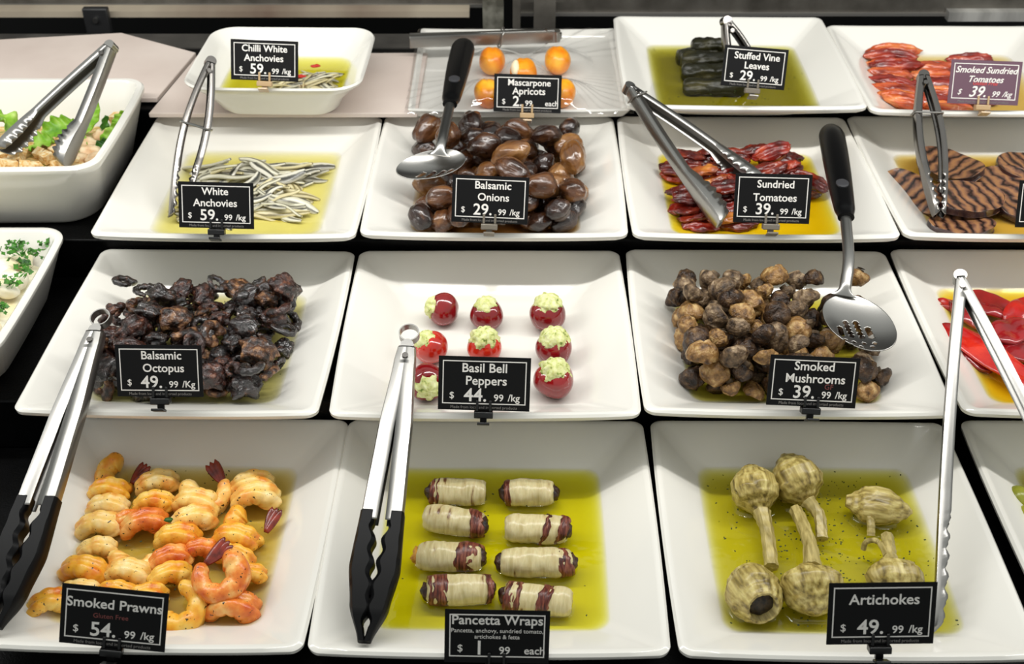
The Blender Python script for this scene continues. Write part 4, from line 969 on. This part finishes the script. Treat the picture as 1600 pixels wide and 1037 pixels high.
def lay_fish(key, N, x0, x1, y0, y1, rnd, name, group, sc=(.8, 1.15), spread=.45):
    g = Grid(key); its = []
    for i in range(N):
        lx, ly = rnd.uniform(x0, x1), rnd.uniform(y0, y1); a = rnd.gauss(0, spread); s = rnd.uniform(*sc); c = rnd.choices(list(ANC), (4, 3, 2))[0]
        z, gx, gy = g.lay(lx, ly, a, .026*s, .0042*s, .0030)
        o = obj(name, FM[i % 9]); o.material_slots[0].link = 'OBJECT'; o.material_slots[0].material = ANC[c]
        n = Vector((-gx, -gy, 1)).normalized(); M = n.to_track_quat('Z', 'X').to_matrix(); q = Matrix.Rotation(a+(PI if rnd.random() < .5 else 0), 3, 'Z')
        o.matrix_world = DISH[key]['M'] @ Matrix.Translation((lx, ly, z)) @ (Vector((0, 0, 1)).rotation_difference(n).to_matrix() @ q).to_4x4(); o.scale = (s, s*rnd.uniform(.9, 1.2), s)
        its.append((o, c+' anchovy fillet'))
    return its
rnd = random.Random(31)
ANI = lay_fish('anch', 96, -.062, .056, -.066, .066, rnd, 'anchovy', 'white anchovies')
CHI = lay_fish('chil', 36, -.026, .050, -.036, .034, rnd, 'anchovy', 'chilli white anchovies', (.6, .85), .4)
CHR = mat('chilli_red', (176, 30, 14), rough=.25, spec=.5)
for px, py, lab in ((493, 103, 'red chilli piece between the fillets right of the Chilli White Anchovies card'), (469, 119, 'small red chilli piece by the lower right corner of the Chilli card')):
    o = obj('chilli_piece', blob('chilli_piece', .0065, .0028, .0018, .3, 1.5, px, 3), CHR, loc=at(px, py, DISH['chil']['z']-.023), rot=(.1, 0, .2)); tag(o, lab, 'chilli')

# ------------------------------------------------------------------ tomatoes
TO = {'dark red': mat('tomato_dark', (92, 20, 12), rough=.24, spec=.5, coat=.25, ramp=[(.3, (44, 8, 6)), (.52, (94, 20, 12)), (.74, (156, 58, 30))], nscale=60, bump=.6, bscale=170),
      'bright red': mat('tomato_red', (148, 32, 20), rough=.28, spec=.5, coat=.25, ramp=[(.3, (70, 10, 8)), (.52, (134, 28, 17)), (.74, (190, 80, 40))], nscale=60, bump=.6, bscale=170),
      'orange brown': mat('tomato_orange', (164, 84, 30), rough=.3, spec=.5, coat=.25, ramp=[(.3, (96, 32, 14)), (.5, (160, 78, 28)), (.75, (208, 140, 56))], nscale=60, bump=.6, bscale=170)}
def tomato_mesh(seed, sx=.021, sy=.0115, th=.0042, pleat=0.):
    rn = random.Random(seed); cup = rn.uniform(-.25, .4)
    bm = bmesh.new(); bmesh.ops.create_icosphere(bm, subdivisions=4, radius=1)
    for v in bm.verts:
        p = v.co.copy(); r2 = p.x*p.x+p.y*p.y; k = 1+.20*nz((p.x*1.3, p.y*1.3, 0), 1, seed)+.15*nz(p*3, 1, seed+2)+.07*nz(p*8, 1, seed+6)
        z = p.z*th*(1+.35*nz(p*4, 1, seed+5))+cup*sy*(r2-.5)*.6+.0020*nz((p.x*2.5, p.y*4, 0), 1, seed+8)
        if pleat: z += pleat*math.sin(p.y*9+2*nz((p.x*1.5, 0, 0), 1, seed))*(1-r2*.5)
        v.co = Vector((p.x*sx*k, p.y*sy*k*(1-.25*abs(p.x)**3), z))
    me = bpy.data.meshes.new('sundried_tomato'); bm.to_mesh(me); bm.free(); me.polygons.foreach_set('use_smooth', [True]*len(me.polygons)); me.materials.append(TO['dark red']); return me
TMM = [tomato_mesh(i, pleat=.0012) for i in range(8)]
def lay(key, N, spots, rnd, meshes, mats, wts, name, hl, hw, th, spread, suffix, sc=(.85, 1.15)):
    g = Grid(key); its = []
    for i in range(N):
        lx, ly = spots(i); a = rnd.gauss(0, spread); s = rnd.uniform(*sc); c = rnd.choices(list(mats), wts)[0]
        z, gx, gy = g.lay(lx, ly, a, hl*s, hw*s, th)
        o = obj(name, meshes[i % len(meshes)]); o.material_slots[0].link = 'OBJECT'; o.material_slots[0].material = mats[c]
        n = Vector((-gx, -gy, 1)).normalized()
        o.matrix_world = DISH[key]['M'] @ Matrix.Translation((lx, ly, z)) @ (Vector((0, 0, 1)).rotation_difference(n).to_matrix() @ Matrix.Rotation(a+(PI if rnd.random() < .5 else 0), 3, 'Z')).to_4x4(); o.scale = (s,)*3
        its.append((o, c+' '+suffix))
    return its
rnd = random.Random(17)
def sun_spot(i):
    while True:
        x, y = rnd.uniform(-.074, .074), rnd.uniform(-.074, .070)
        if x > .045 and y < -.012 and rnd.random() < .93: continue      # the cleared corner where yellow oil shows
        if x > .0 and y < -.055 and rnd.random() < .6: continue
        return x, y
SUN = lay('sund', 78, sun_spot, rnd, TMM, TO, (4, 3, 1.3), 'sundried_tomato', .0195, .0105, .0062, .22, 'sundried tomato', (.9, 1.2))
SM = {'orange red': mat('smoked_tomato', (188, 80, 36), rough=.24, spec=.55, coat=.3, ramp=[(.32, (116, 30, 12)), (.52, (188, 78, 34)), (.72, (230, 146, 76))], nscale=60, bump=.5, bscale=150, stretch=(.5, 1.6, 1)),
      'deep red': mat('smoked_tomato_deep', (140, 34, 20), rough=.24, spec=.55, coat=.3, ramp=[(.3, (84, 16, 10)), (.55, (146, 38, 22)), (.8, (196, 90, 46))], nscale=60, bump=.5, bscale=150, stretch=(.5, 1.6, 1))}
SMM = [tomato_mesh(40+i, .030, .0115, .0062, .0016) for i in range(5)]
sp = [(575, 250), (560, 325), (575, 395), (590, 470), (640, 530), (660, 590), (690, 640), (900, 330), (930, 395), (930, 460), (960, 530), (950, 600), (1190, 285), (1200, 350), (1180, 430), (1200, 520), (1210, 600), (1000, 660), (560, 285), (600, 350)]
sp = [loc_of('smok', 1280+x/5, 30+y/5, DISH['smok']['floor']+.012) for x, y in sp]
SMO = lay('smok', len(sp), lambda i: (sp[i].x, sp[i].y), rnd, SMM, SM, (3, 2), 'smoked_tomato', .027, .0095, .0075, .10, 'smoked tomato', (1.02, 1.18))

# ------------------------------------------------------------------ grilled eggplant slices
EG = mat('eggplant_flesh', (150, 104, 66), rough=.32, spec=.5, coat=.15, ramp=[(.0, (30, 18, 14)), (.05, (44, 27, 20)), (.20, (88, 58, 46)), (.6, (122, 84, 62)), (1., (150, 106, 68))], wave=(24, 5, 2.5), bump=.45, bscale=170)
EGS = mat('eggplant_skin', (44, 26, 28), rough=.25, spec=.5, coat=.3, ramp=[(.3, (26, 14, 16)), (.7, (72, 46, 44))], nscale=60)
def slice_mesh(seed, sx, sy, th, bend):
    bm = bmesh.new(); bmesh.ops.create_icosphere(bm, subdivisions=5, radius=1)
    for v in bm.verts:
        p = v.co.copy(); q = Vector((p.x, p.y, 0)); r = q.length; zz = math.copysign(min(1, abs(p.z)*2.2)**.8, p.z)
        k = (1+.10*nz((p.x*1.1, p.y*1.1, 0), 1, seed))*(1-.18*p.x); rr = (min(1, r*1.25)/r if r > 1e-5 else 1)
        x, y = p.x*rr*sx*k, p.y*rr*sy*k; z = zz*th*.5*(1+.25*nz((p.x*3, p.y*3, p.z), 1, seed))+bend*(x*x/sx)+.0022*nz((p.x*2.2, p.y*2.2, 0), 1, seed+3)
        v.co = Vector((x, y, z))
    bm.normal_update(); me = bpy.data.meshes.new('eggplant_slice'); bm.to_mesh(me); bm.free()
    me.materials.append(EG); me.materials.append(EGS); me.polygons.foreach_set('use_smooth', [True]*len(me.polygons))
    me.polygons.foreach_set('material_index', [1 if abs(f.normal.z) < .5 else 0 for f in me.polygons]); return me
g = Grid('eggp')
for i, (cx, cy, sx, sy, a, ta, tb, dz, lab) in enumerate([
        (640, 860, .036, .021, .05, 0, 0, 0, 'grilled eggplant slice lowest at the front of its dish, golden'), (310, 640, .050, .020, -1.05, .50, .0, .004, 'dark eggplant slice leaning along the left side, skin edge up'),
        (900, 560, .044, .036, .5, .10, -.1, .002, 'wide pale brown eggplant slice with crossed grill marks, back right'), (1150, 420, .040, .032, .3, .1, .1, .004, 'eggplant slice cut off by the right edge, at the back'),
        (1180, 740, .040, .026, .2, 0, 0, .0, 'eggplant slice behind the cut-off price card at the right'), (560, 420, .040, .028, -.9, .12, -.1, .010, 'mauve eggplant slice at the back between the tongs and the wide slice'),
        (680, 640, .044, .030, .25, .12, .05, .014, 'eggplant slice with dark grill stripes, topmost beside the tongs tips')]):
    px, py = 1380+cx/4.936, 180+cy/4.936; z0 = DISH['eggp']['floor']+.005+dz; p = loc_of('eggp', px, py, z0)
    o = obj('eggplant_slice', slice_mesh(i, sx, sy, .0085, .06+.05*(i % 3))); place(o, 'eggp', p.x, p.y, p.z, rotE(ta, tb, a)); tag(o, lab, 'eggplant slice', 'grilled eggplant slices')

# ------------------------------------------------------------------ red pepper strips
RP = mat('roast_pepper', (186, 18, 14), rough=.2, spec=.55, coat=.4, ramp=[(.25, (120, 6, 10)), (.5, (178, 16, 14)), (.75, (226, 58, 30))], nscale=32, bump=.35, bscale=110)
RPD = mat('roast_pepper_dark', (130, 8, 16), rough=.18, spec=.55, coat=.5, ramp=[(.3, (84, 4, 10)), (.7, (158, 16, 22))], nscale=32, bump=.25, bscale=90)
def strip_mesh(seed, L, W, th):
    b = MB(); rings = []; n = 40
    for i in range(n+1):
        s = i/n; w = W*(max(.02, math.sin(PI*min(1, s*.96+.02)))**.5)*(1-.25*s)*(1+.14*nz((s*4, 0, 0), 1, seed)); ring = []
        for k in range(26):
            th_ = 2*PI*k/26; u = math.cos(th_); v = math.sin(th_); x = (s-.5)*L
            ring.append((x+.002*nz((u, s*5, 0), 1, seed), u*w+.004*math.sin(s*3+seed), v*th*(.3+.7*w/W)*(1-.25*math.exp(-(u/.3)**2))+.003*nz((s*4, u*1.2, 1), 1, seed)+.10*W*u*u))
        rings.append(ring)
    b.loft(rings); return b.mesh('pepper_strip')
for i, (cx, cy, L, W, a, dz, m, lab) in enumerate([
        (470, 640, .060, .014, -1.05, .006, RPD, 'dark red pepper strip lying under the bright one, by the left wall'), (620, 670, .112, .0165, -.96, .013, RP, 'long bright red pepper strip between the arms of the opened tongs'),
        (505, 420, .050, .012, -.9, .008, RPD, 'dark red pepper strip just right of the tongs joint'), (640, 360, .055, .017, -.75, .010, RPD, 'plump dark red pepper strip at the back, right of the tongs joint'),
        (740, 500, .050, .017, .3, .014, RPD, 'glossy crimson pepper strip beyond the right tongs arm'), (800, 390, .048, .014, .5, .012, RP, 'red pepper strip at the back by the right frame edge'), (800, 640, .060, .017, -.5, .008, RPD, 'crimson pepper strip cut by the right edge, under the tongs arm'),
        (870, 520, .055, .016, .9, .008, RP, 'red pepper strip mostly outside the right frame edge'), (380, 360, .030, .010, .6, .004, RP, 'small red pepper piece peeking out left of the tongs')]):
    z0 = DISH['redp']['floor']+dz; p = loc_of('redp', 1380+cx/3.705, 380+cy/3.705, z0)
    o = obj('pepper_strip', strip_mesh(i, L*1.12, W*1.18, .0062), m); place(o, 'redp', p.x, p.y, p.z, rotE(.1, 0, a)); tag(o, lab, 'pepper strip', 'red pepper strips')

# ------------------------------------------------------------------ stuffed vine leaves
VL = mat('vine_leaf', (30, 30, 14), rough=.3, spec=.35, coat=.0, ramp=[(.3, (18, 18, 9)), (.55, (34, 33, 16)), (.78, (74, 68, 36))], nscale=55, stretch=(.5, 1.4, 1.4), bump=.6, bscale=140)
def vroll(seed, L, r):
    b = MB(); rings = []; n = 34
    for i in range(n+1):
        s = i/n; e = min(1, s*7, (1-s)*7); q = r*(.55+.45*math.sqrt(max(0, 1-(1-e)**2)))*(1+.08*nz((s*4, 0, 0), 1, seed)); ring = []
        for k in range(36):
            th = 2*PI*k/36; f = 1+.20*nz((s*5, math.cos(th)*1.4, math.sin(th)*1.4), 1, seed)+.07*math.sin(th*6+s*5+seed+2*nz((s*4, 0, th), 1, seed))+.10*nz((s*12, math.cos(th)*5, math.sin(th)*5), 1, seed)
            ring.append(((s-.5)*L, math.cos(th)*q*f, math.sin(th)*q*f*.92))
        rings.append(ring)
    b.loft(rings); return b.mesh('stuffed_vine_leaf')
for i, (cx, cy, L, a, dz, lab) in enumerate([(740, 560, .078, -.03, .010, 'stuffed vine leaf roll at the front of the stack, lowest'), (690, 460, .066, .02, .012, 'stuffed vine leaf roll second from front, left end showing'), (690, 375, .068, .05, .016, 'stuffed vine leaf roll in the middle of the stack'),
        (620, 345, .056, .2, .010, 'stuffed vine leaf roll sticking out furthest left'), (700, 275, .046, .05, .021, 'stuffed vine leaf roll topmost at the back of the stack'), (880, 380, .062, .05, .012, 'stuffed vine leaf roll mostly behind the Stuffed Vine Leaves card')]):
    z0 = DISH['vine']['floor']+dz; p = loc_of('vine', 950+cx/4.444, 10+cy/4.444, z0)
    o = obj('stuffed_vine_leaf', vroll(i, L, .0115), VL); place(o, 'vine', p.x, p.y, p.z, rotE(i*.7, 0, a)); tag(o, lab, 'stuffed vine leaf', 'stuffed vine leaves')

# ------------------------------------------------------------------ apricots under cling film
AP = mat('apricot', (238, 150, 18), rough=.28, spec=.5, sss=.15, ramp=[(.3, (222, 110, 14)), (.55, (240, 156, 20)), (.78, (246, 190, 60))], nscale=40, bump=.15, bscale=120)
CRM = mat('mascarpone', (244, 226, 190), rough=.45, sss=.1)
fz = DISH['apri']['floor']
for i, (px, py, a, cr, lab) in enumerate([(769, 95, 0, 0, 'round orange apricot at the back left of the covered tray'), (871, 94, .1, 0, 'tall orange apricot at the back right of the covered tray'), (818, 112, 0, 1, 'apricot with cream showing, peeking over the Mascarpone Apricots card'),
        (762, 146, .2, 0, 'apricot half hidden left of the Mascarpone Apricots card'), (878, 145, -.2, 0, 'apricot half hidden right of the Mascarpone Apricots card')]):
    o = obj('apricot', blob('apricot', .0168, .0215, .0175, .07, 1.2, i+3, 4, fn=lambda p: 1-.10*math.exp(-(p.x/.16)**2)*max(0, p.z)), AP, loc=at(px, py, fz+.0165), rot=(0, 0, a)); tag(o, lab, 'apricot', 'mascarpone apricots')
    if cr: obj('mascarpone', blob('mascarpone', .006, .014, .010, .1, 1.5, 4, 3), CRM, o, loc=(-.010, -.006, .0070))['label'] = 'cream filling'
FILM = clear_mat('cling_film', (.95, .95, .955), ior=1.55, rough=.07)
d = DISH['apri']; b = MB(); N = 110; W2, L2 = d['W']/2+.004, d['L']/2+.004; idx = {}
apr = [d['M'].inverted() @ o.location for o in bpy.data.objects if o.name.startswith('apricot')]
for i in range(N+1):
    for j in range(N+1):
        x, y = -W2+2*W2*i/N, -L2+2*L2*j/N; z = .0012
        for q in apr: z = max(z, .0262-.0085-.42*max(0, math.hypot((x-q.x)*1.15, y-q.y)-.016))
        # creases pulled from the apricots to the corners
        for (ax_, ay_, fr) in ((W2, -L2, 60), (-W2, -L2, 44), (W2, L2, 30)):
            th = math.atan2(y-ay_*.15, x-ax_*.1); al = max(0, math.cos(th-math.atan2(ay_, ax_)))**10; z += .0019*al*math.sin(th*fr)*min(1, math.hypot(x, y)/.06)
        z += .0009*nz((x*60, y*25, 0), 1, 4)
        ed = min(W2-abs(x), L2-abs(y)); z = z*min(1, ed/.012)+.0012*(1-min(1, ed/.012))-.004*max(0, 1-ed/.004)
        idx[i, j] = len(b.v); b.v.append((x, y, z))
for i in range(N):
    for j in range(N): b.f.append((idx[i, j], idx[i+1, j], idx[i+1, j+1], idx[i, j+1])); b.m.append(0)
o = obj('cling_film', b.mesh('cling_film', up=True), FILM); o.matrix_world = d['M']; tag(o, 'clear creased cling film stretched over the apricots tray', 'cling film')

# ------------------------------------------------------------------ green salad
LET = mat('lettuce', (120, 170, 40), rough=.4, spec=.4, sss=.1, ramp=[(.3, (70, 130, 20)), (.5, (126, 176, 44)), (.75, (196, 218, 120))], nscale=45, bump=.4, bscale=120)
LED = mat('lettuce_dark', (50, 110, 16), rough=.4, spec=.4, ramp=[(.3, (24, 70, 10)), (.7, (84, 150, 30))], nscale=60, bump=.4, bscale=120)
CRO = mat('crouton', (226, 180, 110), rough=.7, ramp=[(.30, (206, 138, 62)), (.44, (238, 196, 126)), (.64, (250, 232, 190))], nscale=1.3, bump=.7, bscale=4)
CHK = mat('chicken', (236, 206, 164), rough=.5, ramp=[(.3, (210, 160, 108)), (.6, (240, 216, 178))], nscale=60, bump=.4, bscale=150)
BED = mat('salad_bed', (190, 190, 110), rough=.5, ramp=[(.3, (110, 140, 40)), (.48, (206, 160, 90)), (.62, (222, 210, 150)), (.75, (120, 160, 50))], nscale=110, bump=.8, bscale=200)
def bed(key, z0, amp, label, m, name, dx=.016):
    d = DISH[key]; b = MB(); N = 60; hx, hy = d['W']/2, d['L']/2; idx = {}
    ins, r, _ = inset_at(d['prof'], z0); out = rrect(hx-ins-.001, hy-ins-.001, max(.01, r)); rings = []
    n = 16
    for i in range(n+1):
        k = 1-(i/n)*.985; rings.append([(x*k, y*k, z0+amp*(1-k*k)+.006*nz((x*k*45, y*k*45, 0), 1, 2)*(1-k**6)+.003*nz((x*k*140, y*k*140, 0), 1, 3)*(1-k**6)) for x, y in out])
    b.loft([[(x, y, z0-.012) for x, y in [(p[0]*.97, p[1]*.97) for p in out]]]+rings)
    o = obj(name, b, m); o.matrix_world = d['M']; return tag(o, label, 'food', None, 'stuff')
bed('salad', -.052, .012, 'bed of chopped salad and crumbs in the deep bowl at upper left', BED, 'chopped_salad')
def leaf_mesh(seed, L, W):
    b = MB(); rings = []; n = 26; K = 18
    for i in range(n+1):
        s = i/n; w = W*(math.sin(PI*min(1, s*.9+.06))**.7); ring = []
        for k in range(K+1):
            u = -1+2*k/K; ring.append(Vector(((s-.5)*L, u*w+.10*W*nz((s*5, u*3, 0), 1, seed), .35*W*u*u+.26*W*abs(u)**2*math.sin(s*22+3*u+seed)+L*.25*math.sin(s*2.4+seed)*.5)))
        rings.append(ring)
    b.loft(rings, closed=False, cap0=False, cap1=False); return b.mesh('lettuce_leaf')
sz = DISH['salad']['z']
for i, (px, py, dz, L, W, r, m, lab) in enumerate([(14, 205, -.030, .052, .020, (.5, -.5, 2.6), LET, 'pale lettuce leaf at the left frame edge, behind the tongs'), (95, 205, -.030, .040, .016, (.5, -.3, .3), LET, 'lettuce leaf in the middle between the two tongs arms'), (138, 183, -.022, .046, .012, (.6, -.8, 1.1), LET, 'upright lettuce leaf standing just left of the right tongs arm'),
        (165, 200, -.030, .030, .006, (1.2, -.9, 1.4), LED, 'narrow dark lettuce leaf right of the tongs arm'), (189, 190, -.022, .026, .010, (.5, -.6, .9), LET, 'small lettuce leaf high up at the right wall of the bowl'), (176, 215, -.032, .036, .012, (.6, -.5, .9), LET, 'lettuce leaf below the small one, by the right wall'),
        (162, 235, -.040, .028, .010, (.4, -.3, .8), LED, 'dark green lettuce leaf by the chicken, at the right wall'), (62, 228, -.036, .036, .014, (.3, -.2, .1), LET, 'lettuce leaf above the croutons, left of the middle leaf'), (104, 240, -.040, .024, .008, (.4, -.2, .6), LED, 'dark green leaf scrap beside the tip of the right arm'), (120, 222, -.034, .030, .012, (.5, .2, -.5), LET, 'pale leaf under the tip of the right tongs arm')]):
    o = obj('lettuce_leaf', leaf_mesh(i, L, W), m, loc=at(px, py, sz+dz), rot=r); solid(o, .0009); tag(o, lab, 'lettuce leaf', 'lettuce leaves')
its = []
cub = MB(); cub.box(-1, 1, -1, 1, -1, 1); CUB = cub.mesh('crouton', smooth=False); CUB.materials.append(CRO)
rnd = random.Random(3)
for i, (px, py) in enumerate([(72, 246), (38, 257), (14, 259), (56, 262), (92, 258), (86, 237), (104, 252), (26, 250), (3, 247), (120, 262), (46, 226), (66, 218), (95, 222), (34, 240), (182, 185), (62, 240), (116, 250)]):
    s = rnd.uniform(.0055, .0075); o = obj('crouton', CUB, loc=at(px, py, sz-.036), rot=(rnd.uniform(-.4, .4), rnd.uniform(-.4, .4), rnd.uniform(0, 1.5)), scale=(s, s*rnd.uniform(.8, 1.1), s*.9)); bev(o, .002, 2)
    its.append((o, 'toasted bread crouton'))
row_labels(its, 'of croutons', 4, 'crouton', 'croutons in the salad'); its = []
for i, (px, py) in enumerate([(142, 236), (122, 249), (158, 212), (136, 224), (150, 248), (185, 200)]):
    its.append((obj('chicken_piece', blob('chicken_piece', .013, .009, .007, .3, 1.4, i+2, 3, .1, 4), CHK, loc=at(px, py, sz-.037), rot=(0, 0, i*.9)), 'pale chicken piece'))
row_labels(its, 'of chicken', 2, 'chicken piece', 'chicken pieces in the salad')

# ------------------------------------------------------------------ potato salad
POT = mat('potato', (238, 230, 200), rough=.45, sss=.1, ramp=[(.3, (224, 208, 160)), (.55, (240, 234, 210)), (.8, (248, 244, 232))], nscale=45, bump=.3, bscale=140)
PAR = mat('parsley', (44, 110, 22), rough=.5, ramp=[(.3, (20, 70, 10)), (.7, (80, 150, 40))], nscale=150, bump=.3)
bed('potato', -.034, .014, 'creamy dressing and potato mash in the bowl at the left edge', POT, 'potato_mash')
pz_ = DISH['potato']['z']; its = []; rnd = random.Random(8)
for i in range(46):
    px, py = rnd.uniform(-40, 84), rnd.uniform(358, 520)
    if px > 88-(py-350)*.62: continue
    q = DISH['potato']['M'].inverted() @ at(px, py, pz_-.02)
    if abs(q.x) > DISH['potato']['W']/2-.026 or abs(q.y) > DISH['potato']['L']/2-.026: continue
    its.append((obj('potato_chunk', blob('potato_chunk', .0135, .011, .009, .22, 1.3, i, 3, .04, 5), POT, loc=at(px, py, pz_-.020+rnd.uniform(-.004, .003)), rot=(rnd.uniform(-.5, .5), rnd.uniform(-.5, .5), rnd.uniform(0, 6))), 'creamy white potato chunk'))
row_labels(its, 'of potato salad', 5, 'potato chunk', 'potato chunks')
h = MB()
for (cx, cy, n, sx, sy) in ((38, 345, 26, 12, 12), (30, 378, 60, 26, 16), (70, 378, 22, 14, 10), (38, 418, 40, 14, 22), (4, 482, 26, 14, 12), (20, 440, 14, 14, 10), (15, 400, 10, 20, 10), (50, 395, 14, 20, 10), (2, 440, 10, 12, 8)):
    for _ in range(n):
        p = at(rnd.gauss(cx, sx*.55), rnd.gauss(cy, sy*.55), pz_-.009+rnd.uniform(-.003, .004)); q = DISH['potato']['M'].inverted() @ p
        if abs(q.x) > DISH['potato']['W']/2-.016 or abs(q.y) > DISH['potato']['L']/2-.016: continue
        M = Matrix.Translation(p) @ Euler((rnd.uniform(-1, 1), rnd.uniform(-1, 1), rnd.uniform(0, 6))).to_matrix().to_4x4()
        s = rnd.uniform(.0018, .0042); pts = [Vector((math.cos(q*PI/4)*s*(1 if q % 2 else .6), math.sin(q*PI/4)*s*(1 if q % 2 else .6), 0)) for q in range(8)]
        h.loft([[M @ (v+Vector((0, 0, e*.0003+.15*v.length*math.sin(v.x*2000)))) for v in pts] for e in (-1, 1)])
tag(obj('chopped_parsley', h, PAR), 'chopped green parsley scattered on the potato salad', 'parsley', None, 'stuff')

# ------------------------------------------------------------------ labels of the heaps
def finish(items, where, bins, cat, group): row_labels(items, where, bins, cat, group)
finish(MUSH, 'of heap', 8, 'mushroom', 'smoked mushrooms in the heap')
finish(ONI, 'of heap', 6, 'onion', 'balsamic onions in the heap')
finish(OCT, 'of heap', 7, 'octopus piece', 'balsamic octopus pieces')
finish(ANI, 'of dish', 7, 'anchovy', 'white anchovies on the lower dish')
finish(CHI, 'of flared bowl', 4, 'anchovy', 'chilli white anchovies in the bowl')
finish(SUN, 'of dish', 7, 'sundried tomato', 'sundried tomatoes in the dish')
finish(SMO, 'by purple card', 5, 'smoked tomato', 'smoked tomatoes by the purple card')
